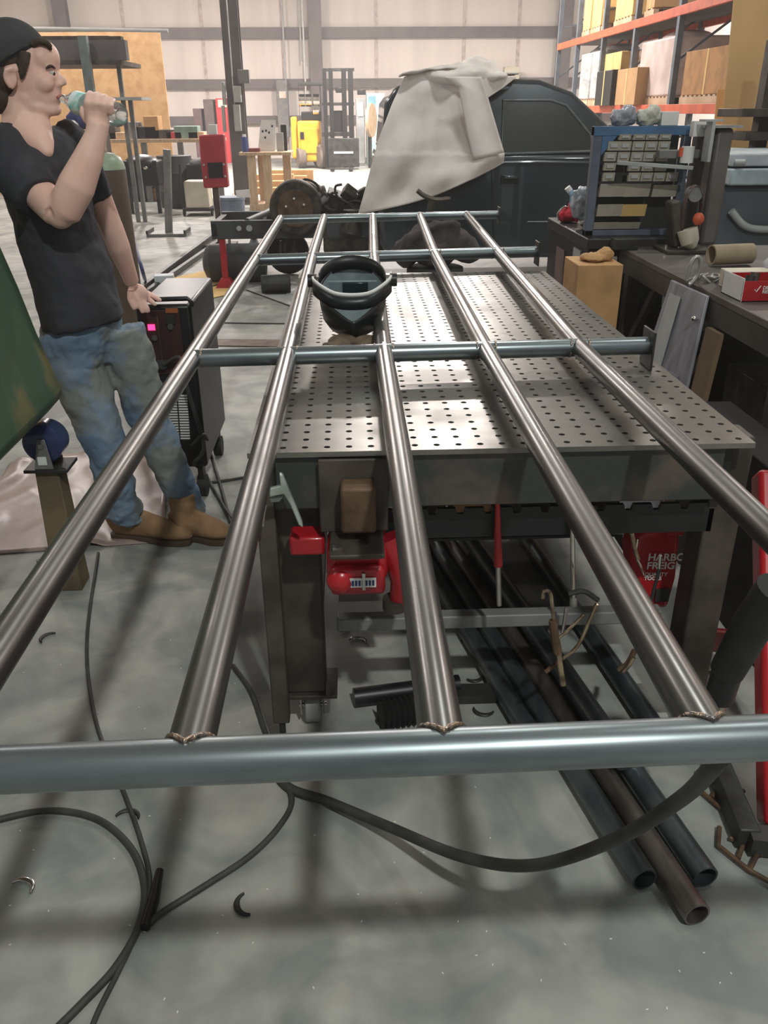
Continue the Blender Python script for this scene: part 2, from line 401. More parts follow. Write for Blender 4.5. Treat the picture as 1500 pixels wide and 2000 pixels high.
# notched clamp rack bar
g = G(); z0, z1 = .635, .715
pts = []; x = .06
top = []
while x < .84:
    top += [(x, z1), (x+.045, z1), (x+.05, z1-.016), (x+.065, z1-.016)]; x += .07
pts = [(.06, z0)] + top + [(top[-1][0], z0)]
g.prism([(a, 1.835, b) for (a, b) in pts], (0, .012, 0))
g.build('clamp_rack', m_black, tb)
# leveling foot beside the near-left leg
lf = G(); lf.bx(-.24, -.195, 1.80, 1.84, .09, .86); lf.build('leg', m_bsteel, tb, bevel=.004, label='narrow brown tube leg')
g = G(); g.cyl((-.218, 1.82, .012), (-.218, 1.82, .09), .009, n=10); g.cyl((-.218, 1.82, 0), (-.218, 1.82, .014), .03, .018); g.build('leveling_foot', m_dsteel, tb)

# ------------------------------------------------------------------ the welded pipe frame
fr = thing('pipe_frame', 'welded frame of five long steel pipes and four cross pipes on the welding table', 'pipe frame', (.1, 2.4, .9))
ZF = .965; RP = .0262
rows = [[(-.472, .697), (-.190, .7007), (.090, .7043), (.389, .7083), (.690, .7122)],
        [(-.458, 2.346), (-.186, 2.362), (.091, 2.373), (.389, 2.380), (.668, 2.393)],
        [(-.450, 4.08), (-.184, 4.116), (.114, 4.14), (.410, 4.165), (.725, 4.20)],
        [(-.449, 5.70), (-.167, 5.737), (.154, 5.763), (.467, 5.791), (.784, 5.819)]]
for c in range(5):
    pts = [V((rows[r][c][0], rows[r][c][1], ZF)) for r in range(4)]
    pts[-1] += (pts[-1]-pts[-2]).normalized()*.03
    path = [pts[0]]
    for r in (1, 2):
        a, b, d = pts[r-1], pts[r], pts[r+1]
        path += [b+(a-b).normalized()*.15, b+((a-b).normalized()+(d-b).normalized())*.02, b+(d-b).normalized()*.15]
    path.append(pts[3])
    pp = G().tube(path, RP, 40).build('long_pipe', m_pipe, fr)
ends = [((-.85, .692), (.98, .716)), ((-.45, 2.346), (.880, 2.405)), ((-.44, 4.08), (.925, 4.225)), ((-.44, 5.70), (1.0, 5.835))]
ZC = ZF-.0005
for i, ((x0, y0), (x1, y1)) in enumerate(ends):
    G().cyl((x0, y0, ZC), (x1, y1, ZC), .0258 if i == 0 else .0262, n=48).build('cross_pipe', m_pipe2, fr)
    if i:
        d = (V((x1, y1, 0))-V((x0, y0, 0))).normalized()
        G().box((x1, y1, ZC-.007), (.007, .10, .113)).build('end_plate', m_dsteel, fr, bevel=.002)
def torus_weld(c, d, r, rr, pn, arc=(0, 360)):
    d = V(d).normalized(); a = V((0, 0, 1)); x = d.cross(a).normalized(); y = d.cross(x); pts = []
    n = 36
    for k in range(n+1):
        an = math.radians(arc[0]+(arc[1]-arc[0])*k/n)
        pts.append(V(c)+x*math.cos(an)*r+y*math.sin(an)*r+d*(.0012*math.sin(k*2.1)))
    return G().tube(pts, [rr*(1+.15*math.sin(k*2.7)) for k in range(len(pts))], 8).build('weld_bead', m_weld, pn)
for c in range(5):
    x, y = rows[0][c]; pts = []; rs_ = []
    for k in range(49):
        a = math.tau*k/48; zz_ = RP*math.sin(a)*1.0
        pts.append(V((x+(RP+.001)*math.cos(a), y+math.sqrt(max(0, .0262**2-min(zz_*zz_, .0262**2)))+.0015, ZF+(RP+.001)*math.sin(a))))
        rs_.append(.0030*(1+.2*math.sin(k*2.7)))
    G().tube(pts, rs_, 8).build('weld_bead', m_weld, fr)
for r in (1, 2):
    for c in range(5):
        x, y = rows[r][c]
        for sx in (-1, 1):
            if c == 0 and sx < 0: continue
            torus_weld((x+sx*(RP+.001), y, ZC), (1, 0, 0), RP-.001, .0028, fr, (20, 330))
# strip of grey painter's tape/flat along near-left pipe is left as bare steel

# ------------------------------------------------------------------ welding helmet on the table
hc = P(688, 640, z=.93); hx = .005; hy = 2.83
hm = thing('welding_helmet', 'open black welding helmet lying face down on the table between two long pipes', 'welding helmet', (hx, hy, .93))
m_hel = mat('helmet_shell', (34, 38, 40), .35, 0, (26, 30, 32), 4)
m_heli = mat('helmet_inside', (134, 146, 150), .5, 0, (118, 130, 134), 4)
# rim outline (plan, seen open side up), tip towards the camera
def hel(sc, z):
    out = []
    for k in range(48):
        t = 2*math.pi*k/48; s_ = math.sin(t); c_ = math.cos(t)
        yy = .15*s_ if s_ > 0 else .20*s_
        xx = .112*c_*(1 - (.62*(-s_)**1.8 if s_ < 0 else 0.12*s_))
        out.append(V((hx+xx*sc, hy+.03+yy*sc, z)))
    return out
g = G(); ring = [hel(1.0, 1.05), hel(1.0, 1.035), hel(.97, 1.0), hel(.9, .96), hel(.72, .93), hel(.4, .917)]
# outer shell rim dips toward the tip
def tilt(ringset):
    for rr in ringset:
        for p in rr: p.z += .35*(p.y-(hy))*max(0, (p.z-.90))/.15
tilt(ring)
vs = [p for rr in ring for p in rr]; n = 48
fs = [(i*n+k, i*n+(k+1) % n, (i+1)*n+(k+1) % n, (i+1)*n+k) for i in range(len(ring)-1) for k in range(n)] + [tuple((len(ring)-1)*n+k for k in range(n))]
g.add(vs, fs); g.build('helmet_shell', m_hel, hm, solid=.006)
g = G(); ring2 = [hel(.975, 1.046), hel(.94, 1.0), hel(.86, .964), hel(.68, .938), hel(.4, .925)]; tilt(ring2)
vs = [p for rr in ring2 for p in rr]
fs = [(i*n+k, i*n+(k+1) % n, (i+1)*n+(k+1) % n, (i+1)*n+k) for i in range(len(ring2)-1) for k in range(n)] + [tuple((len(ring2)-1)*n+k for k in range(n))]
g.add(vs, fs); g.build('helmet_lining', m_heli, hm)
# headgear band arcing over the back, grey strap in front
def ell(rx, ry, z0, z1, a0, a1, cx=0, cy=0, n=28, sag=0):
    return [V((hx+cx+rx*math.cos(math.radians(a0+(a1-a0)*k/n)), hy+cy+ry*math.sin(math.radians(a0+(a1-a0)*k/n)), z0+(z1-z0)*math.sin(math.pi*k/n))) for k in range(n+1)]
pa = ell(.112, .10, 1.075, 1.125, 2, 178, 0, .06)
g = G(); vs = []
for p in pa: vs += [p+V((0, 0, -.026)), p+V((0, 0, .022))]
g.add(vs, [(2*i, 2*i+2, 2*i+3, 2*i+1) for i in range(len(pa)-1)]); g.build('head_band', m_black, hm, solid=.006)
pb = [V((hx+a, hy+b, c)) for (a, b, c) in ((-.132, .03, 1.095), (-.128, -.01, 1.09), (-.095, -.06, 1.075), (-.055, -.092, 1.062), (0, -.10, 1.058), (.055, -.09, 1.062), (.1, -.045, 1.078), (.128, .01, 1.092), (.13, .06, 1.10))]
pb = bez(pb, 5); g = G(); vs = []
for p in pb: vs += [p+V((0, 0, -.004)), p+V((0, -.006, .008))]
g.add(vs, [(2*i, 2*i+2, 2*i+3, 2*i+1) for i in range(len(pb)-1)]); g.build('front_strap', m_white, hm, solid=.007, label='pale grey edge strap')
g = G(); vs = []
for p in pb: vs += [p+V((0, -.004, -.045)), p+V((0, -.002, -.006))]
g.add(vs, [(2*i, 2*i+2, 2*i+3, 2*i+1) for i in range(len(pb)-1)]); g.build('sweat_band', m_hel, hm, solid=.006)
G().box((hx+.01, hy+.115, 1.04), (.088, .01, .05), Rm(20)).build('filter_lens', mat('lens_dark', (38, 52, 54), .15), hm, bevel=.002)
G().box((hx+.01, hy+.122, 1.04), (.2, .01, .062), Rm(20)).build('filter_frame', m_heli, hm, bevel=.004)
for s_ in (-1, 1):
    G().cyl((hx+s_*.128, hy+.03, 1.085), (hx+s_*.15, hy+.03, 1.085), .022, n=18).build('adjusting_knob', m_black, hm)
    G().box((hx+s_*.021, hy-.13, .975), (.009, .004, .012)).build('vent_slot', m_black, hm)
# leather gloves under the helmet tip
for (dx, dy, lab) in ((-.035, -.20, 'brown leather work glove crumpled under the tip of the welding helmet, left one'), (.045, -.215, 'brown leather work glove crumpled under the tip of the welding helmet, right one')):
    g = G(); bx_, by_ = hx+dx, hy+dy
    g.sph((bx_, by_+.03, .926), (.05, .055, .022), R=Rm(0, 0, 20))
    for q in range(4):
        a = math.radians(-130+q*22+dx*300); p0 = V((bx_, by_+.02, .924)); d = V((math.cos(a), math.sin(a), 0))
        g.tube([p0, p0+d*.045, p0+d*.075+V((0, 0, .004)), p0+d*.085+V((0, 0, -.006))], [.014, .013, .012, .008], 10)
    g.build('work_glove', mat('glove_leather', (104, 88, 68), .85, 0, (70, 58, 46), 20, bump=.3), remesh=.004, smooth=4, label=lab, cat='glove', group='gloves under the helmet')

# ------------------------------------------------------------------ vise hanging under the table front
vi = thing('bench_vise', 'red bench vise mounted upside down under the front of the welding table', 'vise', (0, 1.78, .50))
m_vr = mat('vise_red', (170, 24, 34), .3, 0, (130, 16, 26), 6, coat=.3)
G().box((0, 1.77, .635), (.15, .12, .10), top=(.95, .9)).build('vise_body', m_vr, vi, bevel=.02)
G().box((0, 1.70, .60), (.13, .03, .075), Rm(0)).build('front_jaw', m_vr, vi, bevel=.012)
G().sph((-.04, 1.70, .60), (.035, .03, .035)).build('cast_boss', m_vr, vi)
G().box((-.12, 1.80, .655), (.085, .07, .05)).build('side_anvil', m_vr, vi, bevel=.008)
g = G(); g.tube([(.075, 1.76, .68), (.1, 1.75, .62), (.11, 1.75, .56), (.1, 1.75, .50)], [.035, .034, .03, .024], 16); g.build('swivel_neck', m_vr, vi)
G().cyl((.09, 1.75, .515), (.09, 1.75, .485), .03, n=20).build('swivel_knob', m_bsteel, vi)
G().tube([(.125, 1.72, .60), (.122, 1.715, .55), (.13, 1.71, .50)], .004, 8).build('handle_bar', m_dsteel, vi)
G().box((.012, 1.681, .602), (.062, .004, .024)).build('name_plate', m_white, vi, label='white plate with worn blue lettering')
m_ink = mat('blue_ink', (46, 56, 110), .6)
for q in range(7): G().box((-.012+q*.008, 1.6782, .602), (.005, .001, .014)).build('plate_lettering', m_ink, vi)
G().box((.014, 1.676, .608), (.007, .006, .045)).build('lock_pin', m_bright, vi)
# steel plate behind vise on lower shelf
G().bx(-.055, .12, 2.0, 2.03, .352, .60).build('steel_plate', mat('plate_brown', (116, 106, 100), .6, .2), label='brown grey steel plate standing on the lower stretcher behind the vise', cat='plate')

# ------------------------------------------------------------------ clamps
def cclamp(name, pts, r, m, lab, cat='clamp', extra=None):
    t = thing(name, lab, cat, pts[0]); G().tube(bez(pts, 6), r, 8).build('clamp_frame', m, t)
    return t
# locking pliers hanging at left of the table front
t = thing('locking_pliers', 'grey locking pliers hanging at the left end of the table front', 'pliers', P(560, 950, Y=1.74))
j = lambda x, y, Y=1.72: P(x, y, Y=Y)
m_plier = mat('plier_steel', (188, 196, 188), .4, .5, (150, 160, 150), 14)
G().prism([j(527, 955), j(548, 950), j(545, 925), j(552, 928), j(566, 962), j(576, 985), j(590, 1020), j(592, 1032), j(583, 1026), j(566, 985), j(554, 966), j(526, 972)], (0, .014, 0)).build('upper_handle', m_plier, t, bevel=.003)
G().prism([j(526, 974, 1.75), j(552, 972, 1.75), j(545, 980, 1.75), j(530, 981, 1.75)], (0, .01, 0)).build('lower_jaw', m_plier, t)
G().tube([j(520, 985, 1.75), j(516, 1005, 1.75), j(514, 1028, 1.75)], .003, 8).build('release_rod', m_bright, t)
# red bar clamp hanging from the notched rack
t = thing('bar_clamp', 'red handled bar clamp hanging from the notched black rack', 'clamp', P(973, 1180, Y=1.80))
G().tube([j(971, 968, 1.81), j(972, 1000, 1.81), j(972, 1040, 1.81), j(973, 1105, 1.81)], [.005, .007, .009, .011], 12).build('clamp_handle', m_red, t)
G().cyl(j(973, 1105, 1.81), j(975, 1182, 1.81), .0065, n=12).build('screw_rod', m_bright, t)
G().box(j(972, 966, 1.81), (.012, .02, .012)).build('hook_end', m_dsteel, t)
t = thing('bar_clamp', 'bare chrome rod clamp hanging from the notched rack right of the red handled one', 'clamp', P(1118, 1180, Y=1.80))
G().cyl(j(1117, 985, 1.81), j(1120, 1180, 1.81), .006, n=12).build('screw_rod', m_chrome, t)
G().cyl(j(1120, 1165, 1.81), j(1120, 1182, 1.81), .010, n=12).build('swivel_pad', m_bright, t)
# tangle of locking C clamps
def vclamp(c, lab, segs, grp):
    t = thing('locking_clamp', lab, 'clamp', P(*c, Y=1.74), grp)
    for (nm, pts, r, m) in segs:
        G().tube(bez([P(a, b, Y=y_) for (a, b, y_) in pts], 6), r, 8).build(nm, m, t)
    return t
m_gold = mat('worn_chrome', (190, 172, 142), .25, .9, (110, 96, 78), 30)
gr = 'locking clamps hung under the table front'
vclamp((1080, 1330), 'worn chrome locking clamp hanging nearest of the tangle under the table front', [
    ('clamp_frame', [(1060, 1168, 1.70), (1062, 1156, 1.70), (1074, 1157, 1.70), (1078, 1180, 1.70), (1082, 1215, 1.70)], .005, m_gold),
    ('clamp_body', [(1080, 1212, 1.70), (1084, 1245, 1.70), (1090, 1275, 1.70)], .011, m_rust),
    ('clamp_handle', [(1090, 1272, 1.70), (1094, 1300, 1.69), (1100, 1338, 1.68)], .0075, m_gold),
    ('release_lever', [(1085, 1250, 1.70), (1108, 1232, 1.70), (1140, 1200, 1.70)], .0042, m_gold),
    ('adjusting_screw', [(1098, 1236, 1.70), (1103, 1210, 1.70), (1106, 1186, 1.70)], .0045, m_bright)], gr)
vclamp((1140, 1250), 'worn chrome locking clamp spread open behind the nearest one of the tangle', [
    ('clamp_frame', [(1165, 1180, 1.73), (1150, 1215, 1.73), (1128, 1262, 1.73), (1092, 1292, 1.73)], .005, m_gold),
    ('clamp_body', [(1110, 1160, 1.74), (1140, 1155, 1.74), (1168, 1172, 1.74)], .007, m_dsteel),
    ('clamp_handle', [(1095, 1290, 1.73), (1075, 1305, 1.73), (1066, 1312, 1.73)], .006, m_rust)], gr)
vclamp((1245, 1080), 'slim chrome locking clamp hanging in front of the red tool bag', [
    ('clamp_frame', [(1235, 1010, 1.9), (1233, 1035, 1.9), (1240, 1058, 1.9)], .003, m_gold),
    ('clamp_body', [(1234, 1040, 1.9), (1240, 1070, 1.9), (1246, 1092, 1.9)], .006, m_gold),
    ('clamp_handle', [(1246, 1052, 1.9), (1243, 1085, 1.9), (1252, 1108, 1.9), (1258, 1122, 1.9)], .004, m_chrome)], gr)
vclamp((1200, 1300), 'small worn chrome locking clamp low beside the right long pipe', [
    ('clamp_handle', [(1216, 1312, 1.80), (1228, 1300, 1.80), (1238, 1284, 1.80)], .006, m_gold),
    ('clamp_body', [(1240, 1270, 1.82), (1226, 1296, 1.82), (1208, 1310, 1.82)], .008, m_rust)], gr)
t = thing('steel_hook_rod', 'dark steel rod with a bright tip hanging in front of the red tool bag', 'rod', P(1270, 1180, Y=1.9))
G().tube([P(1290, 1085, Y=1.9), P(1288, 1110, Y=1.9)], .005, 8).build('rod_tip', m_bright, t); G().tube([P(1288, 1110, Y=1.9), P(1270, 1180, Y=1.9)], .005, 8).build('rod_shaft', m_dsteel, t)

# red tool bag with lettering, hanging under the right end
Yb = 2.03; bg = thing('tool_bag', 'red plastic bag with white lettering on the lower shelf inside the right table leg', 'bag', P(1285, 1190, Y=Yb))
q = lambda x, y: P(x, y, Y=Yb)
g = G(); out = [q(1232, 1085), q(1242, 1048), q(1262, 1036), q(1300, 1034), q(1330, 1036), q(1328, 1070), q(1322, 1130), q(1305, 1190), q(1250, 1190), q(1238, 1140)]
g.prism(out, (0, .10, 0)); g.build('bag_body', m_red, bg, bevel=.015)
G().tube([q(1300, 1040), q(1318, 1036), q(1332, 1040)], .011, 10).build('bag_roll', m_red, bg)
ux = (q(1330, 1100)-q(1250, 1100)).normalized(); Rt = Matrix((ux, V((0, 0, 1)), ux.cross(V((0, 0, 1))))).transposed()
sc_ = (q(1330, 1100)-q(1250, 1100)).length/80
text('HARBOR\nFREIGHT', .032, q(1264, 1094)+V((0, -.0025, 0)), Rt, m_white, bg, 'bag_lettering', align='LEFT')
text('QUALITY\nTOOLS', .016, q(1258, 1124)+V((0, -.0025, 0)), Rt, m_white, bg, 'bag_lettering', align='LEFT')

# boxes and scrap on the lower shelf
for (x0, x1, y0, y1, h, m_, lab) in ((.68, .855, 2.4, 2.9, .40, m_black, 'black block added to darken the lower shelf behind the red bag'), (.16, .30, 2.5, 2.75, .16, m_rust, 'rusty brown steel box on the lower shelf behind the clamp rack'),  # first black block is added to deepen the dark under the table
                                   (.32, .44, 2.45, 2.7, .22, m_card, 'tan carton on the lower shelf right of the rusty box'),
                                   (.47, .66, 2.5, 2.85, .2, m_bsteel, 'dark brown steel bin on the lower shelf behind the chrome rod clamp'),
                                   (-.04, .1, 2.6, 2.9, .2, m_black, 'black tool case on the left end of the lower shelf')):
    G().bx(x0, x1, y0, y1, .361, .361+h).build('storage_box', m_, bevel=.004, label=lab, cat='box')

# ------------------------------------------------------------------ loose pipes on the floor under the table
m_fp = mat('floor_pipe_steel', (112, 120, 122), .36, .8, (78, 86, 90), 6, bump=.03, stretch=(3, 1, 3))
m_fp2 = mat('floor_pipe_brown', (138, 130, 124), .36, .8, (98, 92, 88), 6, bump=.03, stretch=(3, 1, 3))
def fpipe(p, d, L, z, m_, lab):
    a = V((p[0], p[1], z)); dd = V((d[0], d[1], 0)).normalized(); G().pipe(a, a+dd*L, .0305, .026, 32).build('loose_pipe', m_, label=lab, cat='pipe', group='loose pipes on the floor')
dd = (-.185, 1)
fpipe((.632, 1.30), (-.20, 1), 1.75, .031, m_fp, 'blue grey loose pipe, leftmost end of the three pipe ends on the floor')
fpipe((.716, 1.205), (-.20, 1), 1.9, .031, m_fp2, 'brown grey loose pipe reaching furthest toward the camera on the floor')
fpipe((.772, 1.30), (-.18, 1), 1.8, .031, m_fp, 'blue grey loose pipe, rightmost end of the three pipe ends on the floor')
fpipe((.470, 1.80), (-.21, 1), 1.6, .031, m_fp, 'dark loose pipe on the floor left of the three near pipe ends')
fpipe((.680, 1.62), (-.19, 1), 1.5, .084, m_fp, 'dark loose pipe resting on top of the floor pipes')
fpipe((.83, 1.75), (-.12, 1), 1.5, .031, m_fp, 'short dark loose pipe on the floor at the right of the pile')
# dark stub tubes lying across beneath the table
G().cyl((-.02, 1.98, .03), (.30, 2.03, .03), .028, n=20).build('steel_bar', m_black, label='black round bar lying crosswise on the floor under the table', cat='bar')
G().bx(.28, .52, 1.97, 2.03, 0, .03).build('steel_bar', m_dsteel, label='dark flat steel bar on the floor between the middle pipe and the loose pipes', cat='bar')
bp_ = thing('rubber_bellows', 'dark ribbed rubber boot lying on the floor under the vise', 'rubber boot', (.1, 1.85, 0))
g = G(); pr = []
for k2 in range(9): pr += [(.045, k2*.016), (.03, k2*.016+.008)]
g.lathe(pr, (.055, 1.875, .046), 20, Rm(0, 90, 12)); g.build('bellows', m_blackrub, bp_)

# crescent shaped steel offcuts
def cres(px, py, rot, lab, s=1.0, m_=None, up_=.0):
    c = P(px, py, z=.004); pts = []; rs = []
    for k in range(13):
        a = math.radians(-80+160*k/12); pts.append(V((math.cos(a)*.028*s, math.sin(a)*.03*s, 0))); rs.append((.0012+.006*s*math.cos(a*.98), .004))
    R = Rm(0, 0, rot); g = G(); g.tube([c+R @ p+V((0, 0, .002+up_)) for p in pts], rs, 8)
    return g.build('steel_offcut', m_ or m_dsteel, label=lab, cat='offcut', group='crescent offcuts on the floor', ang=60)
cr = [(97, 1247, 150, 'crescent steel offcut on the floor left of the second long pipe'), (38, 1738, 60, 'bright edged crescent offcut at the left edge of the floor', ),
      (487, 1765, 200, 'dark crescent offcut below the near cross pipe, left of centre'), (662, 1225, 0, 'bright crescent offcut under the table beside the left leg'),
      (697, 1255, 70, 'dark crescent offcut under the table right of the bright one'), (757, 1358, 20, 'bright crescent offcut just left of the middle pipe'),
      (782, 1385, 330, 'crescent offcut touching the one below the bright one by the middle pipe'), (755, 1405, 260, 'dark crescent offcut just above the near cross pipe'),
      (785, 1412, 90, 'ring shaped crescent offcut just above the near cross pipe'), (945, 1385, 250, 'crescent offcut on the floor right of the middle pipe'),
      (925, 1320, 300, 'crescent offcut between the middle pipe and the loose pipes'), (905, 1262, 20, 'small crescent offcut higher up between the middle pipe and the loose pipes'),
      (247, 1600, 80, 'small dark crescent offcut among the cables at left'), (1238, 1600, 40, 'dark offcut beside the loose pipes')]
for i, (a, b, c, l) in enumerate(cr[:13]): cres(a, b, c, l, m_=(m_bright if 'bright' in l else m_dsteel))
G().box(P(85, 1095, z=.008), (.05, .02, .016), Rm(0, 0, 30)).build('steel_offcut', m_black, label='small black steel block on the floor left of the first long pipe', cat='offcut')
# bright specks of swarf
g = G(); random.seed(3)
for k in range(90):
    px, py = random.uniform(0, 1480), random.uniform(1150, 1980); c = P(px, py, z=.001)
    g.box(c, (.005, .002, .0015), Rm(0, 0, random.uniform(0, 180)))
g.build('metal_swarf', m_white, label='tiny bright specks of metal swarf scattered over the near floor', cat='swarf', kind='stuff')

# ------------------------------------------------------------------ cables
def cable(pts, r, lab, m_=None, nm='cable'):
    return G().tube(bez(pts, 10), r, 10).build(nm, m_ or m_cable, label=lab, cat='cable')
F_ = lambda x, y, z=.012: P(x, y, z=z)
cable([F_(-120, 1640), F_(0, 1600), F_(100, 1583), F_(190, 1600), F_(255, 1655), F_(282, 1730), F_(270, 1810), F_(225, 1890), F_(160, 1960), F_(110, 2010), F_(60, 2060)], .0085, 'thick grey cable looping across the floor at the lower left')
cable([F_(192, 1080, .006), F_(170, 1250, .006), F_(185, 1400, .006), F_(235, 1530, .006), F_(275, 1640, .010), F_(292, 1730, .010), F_(262, 1830, .010), F_(230, 1900, .010), F_(190, 1980, .010), F_(160, 2060, .010)], .006, 'thin grey cable running down the floor beside the thick loop')
cable([F_(455, 1300), F_(490, 1350), F_(515, 1420), F_(545, 1500), F_(570, 1560), F_(548, 1610), F_(490, 1670), F_(400, 1730), F_(320, 1780), F_(285, 1808)], .0075, 'grey cable curving under the near cross pipe toward the lower left')
G().tube([F_(312, 1700, .012), F_(300, 1760, .013), F_(283, 1812, .013)], [.009, .013, .012], 12).build('cable_connector', m_black, label='black cable connector on the floor at the lower left', cat='connector')
hang = [P(1400, 1488, Y=.80)] + [P(a, b, z=zz) for (a, b, zz) in ((1330, 1560, .62), (1200, 1640, .42), (1040, 1690, .28), (900, 1672, .16), (760, 1615, .06), (640, 1565, .02), (560, 1535, .012), (520, 1470, .012))]
cable([P(1440, 1440, Y=.9)] + hang, .0125, 'thick dark cable sagging from the right of the near cross pipe to the floor')
# ------------------------------------------------------------------ the man
J = lambda x, y, Y: P(x, y, Y=Y)
m_skin = mat('skin', (236, 198, 182), .5, 0, (230, 180, 164), 9, (0.3, 0.8), .04, 60)
m_shirt = mat('charcoal_tshirt', (60, 60, 65), .9, 0, (50, 50, 55), 5, bump=.25, bscale=14)
def jeans_mat():
    mt = mat('worn_jeans', (130, 150, 170), .9, 0, (88, 112, 140), 7, (0.35, 0.7), .35, 22, (1, 1, .6))
    nt = mt.node_tree; b = nt.nodes['Principled BSDF']; src = b.inputs['Base Color'].links[0].from_socket
    tc = [n for n in nt.nodes if n.type == 'TEX_COORD'][0]
    n = nt.nodes.new('ShaderNodeTexNoise'); n.inputs['Scale'].default_value = 3.3; n.inputs['Detail'].default_value = 4
    nt.links.new(tc.outputs['Object'], n.inputs['Vector'])
    rp = nt.nodes.new('ShaderNodeValToRGB'); rp.color_ramp.elements[0].position = .46; rp.color_ramp.elements[1].position = .56
    nt.links.new(n.outputs['Fac'], rp.inputs[0])
    mx = nt.nodes.new('ShaderNodeMix'); mx.data_type = 'RGBA'; nt.links.new(rp.outputs[0], mx.inputs[0])
    nt.links.new(src, mx.inputs[6]); mx.inputs[7].default_value = lin((126, 130, 124)); nt.links.new(mx.outputs[2], b.inputs['Base Color'])
    return mt
m_jeans = jeans_mat()
m_boot = mat('tan_suede', (150, 118, 86), .9, 0, (124, 96, 68), 12, bump=.15)
m_sole = mat('boot_sole', (78, 62, 48), .8)
m_hair = mat('brown_hair', (74, 60, 50), .7, 0, (50, 40, 34), 30, stretch=(1, 1, .3), bump=.4, bscale=60)
m_cap = mat('dark_cap', (62, 62, 64), .9, 0, (54, 54, 56), 8, bump=.1)
man = thing('person', 'man in charcoal t-shirt, worn jeans and dark cap drinking from a clear bottle', 'person', (-.93, 3.05, 0))
YH = 3.0
b = G()
def E(px, py, Y, r, R=None, seg=20): b.sph(J(px, py, Y), r, seg, 14, R)
# head
E(36, 118, YH, (.100, .078, .108))
E(58, 150, YH, (.092, .066, .098), Rm(0, 12, 0))
E(84, 112, YH, (.050, .060, .052))
E(78, 182, YH, (.062, .050, .062))
b.tube([J(42, 196, YH-.034), J(75, 210, YH-.032), J(106, 216, YH-.010)], [.026, .023, .018], 12)
b.tube([J(42, 196, YH+.034), J(75, 210, YH+.032), J(106, 216, YH+.010)], [.026, .023, .018], 12)
E(107, 214, YH, (.021, .024, .019))
E(102, 186, YH, (.028, .030, .034))
E(101, 131, YH, (.022, .050, .013))
b.tube([J(105, 138, YH), J(113, 149, YH), J(125, 159, YH)], [.009, .012, .014], 12)
E(124, 161, YH, (.0125, .012, .010)); E(118, 165, YH-.012, (.010, .008, .008)); E(118, 165, YH+.012, (.010, .008, .008))
E(112, 176, YH, (.014, .016, .016))
for sg in (-1, 1):
    E(84, 162, YH+sg*.040, (.034, .022, .028)); E(100, 150, YH+sg*.034, (.012, .016, .010))
# ear
b.tube([J(30, 140, YH-.082), J(24, 133, YH-.092), J(12, 136, YH-.096), J(9, 150, YH-.094), J(18, 168, YH-.088), J(27, 173, YH-.080)], .007, 10)
E(20, 152, YH-.080, (.022, .010, .030))
# neck and throat
b.tube([J(42, 190, YH), J(46, 235, YH-.005), J(44, 290, YH), J(60, 330, YH+.04)], [(.060, .062), (.060, .066), (.074, .078), (.10, .10)], 24)
b.tube([J(70, 215, YH-.005), J(74, 250, YH-.03), J(84, 280, YH-.055)], [.036, .042, .030], 16)
b.tube([J(60, 262, YH-.02), J(86, 290, YH-.075), J(97, 303, YH-.098)], [.075, .040, .010], 16)
# trunk under the clothes
b.tube([J(80, 310, 3.05), J(110, 430, 3.06), J(140, 540, 3.06), J(165, 640, 3.07)], [(.12, .08), (.13, .085), (.12, .08), (.12, .085)], 20)
# right arm raised, elbow low, hand at the bottle
b.tube([J(18, 300, 2.95), J(62, 362, 2.87), J(112, 414, 2.80)], [.058, .056, .050], 18)
b.tube([J(112, 414, 2.80), J(126, 410, 2.80), J(150, 362, 2.80), J(174, 306, 2.81), J(188, 264, 2.82), J(192, 240, 2.83)], [.046, .053, .056, .044, .033, .034], 20)
E(118, 424, 2.80, (.040, .040, .036))
E(190, 228, 2.835, (.038, .026, .044), Rm(0, -8, 0))
# right hand fingers over the bottle, thumb below
for q in range(4):
    x = 170+q*15; L = (0, 4, 3, -4)[q]
    b.tube([J(x+2, 222, 2.825), J(x, 200+q*2, 2.812), J(x+3, 186+q*4-L*.5, 2.835), J(x+6, 182+q*4-L*.5, 2.865), J(x+8, 192+q*4, 2.895), J(x+9, 204+q*4, 2.90)], [.0125, .0115, .0105, .0098, .009, .0065], 12)
b.tube([J(182, 244, 2.83), J(170, 234, 2.85), J(162, 222, 2.88), J(160, 208, 2.90)], [.015, .0135, .0115, .008], 12)
# left arm hanging behind, hand resting on the welding machine
b.tube([J(148, 300, 3.14), J(185, 370, 3.2), J(216, 440, 3.24)], [.054, .050, .042], 18)
b.tube([J(216, 440, 3.24), J(232, 482, 3.27), J(246, 520, 3.31), J(258, 552, 3.35)], [.043, .042, .034, .028], 18)
b.sph(J(270, 573, 3.39), (.044, .026, .038), 18, 12, Rm(0, 40, 0))
for q, pts in enumerate([[(266, 576, 3.37), (272, 592, 3.365), (277, 604, 3.36), (279, 613, 3.358)],
                         [(272, 578, 3.385), (282, 592, 3.375), (288, 603, 3.37), (290, 612, 3.368)],
                         [(278, 576, 3.41), (292, 586, 3.40), (300, 592, 3.395), (306, 597, 3.392)],
                         [(282, 570, 3.43), (298, 578, 3.43), (308, 584, 3.43), (316, 588, 3.43)]]):
    b.tube([J(*p) for p in pts], [.0125, .0115, .0105, .008], 12)
b.tube([J(256, 566, 3.37), J(254, 584, 3.36), J(260, 597, 3.355), J(264, 606, 3.353)], [.015, .013, .0115, .009], 12)
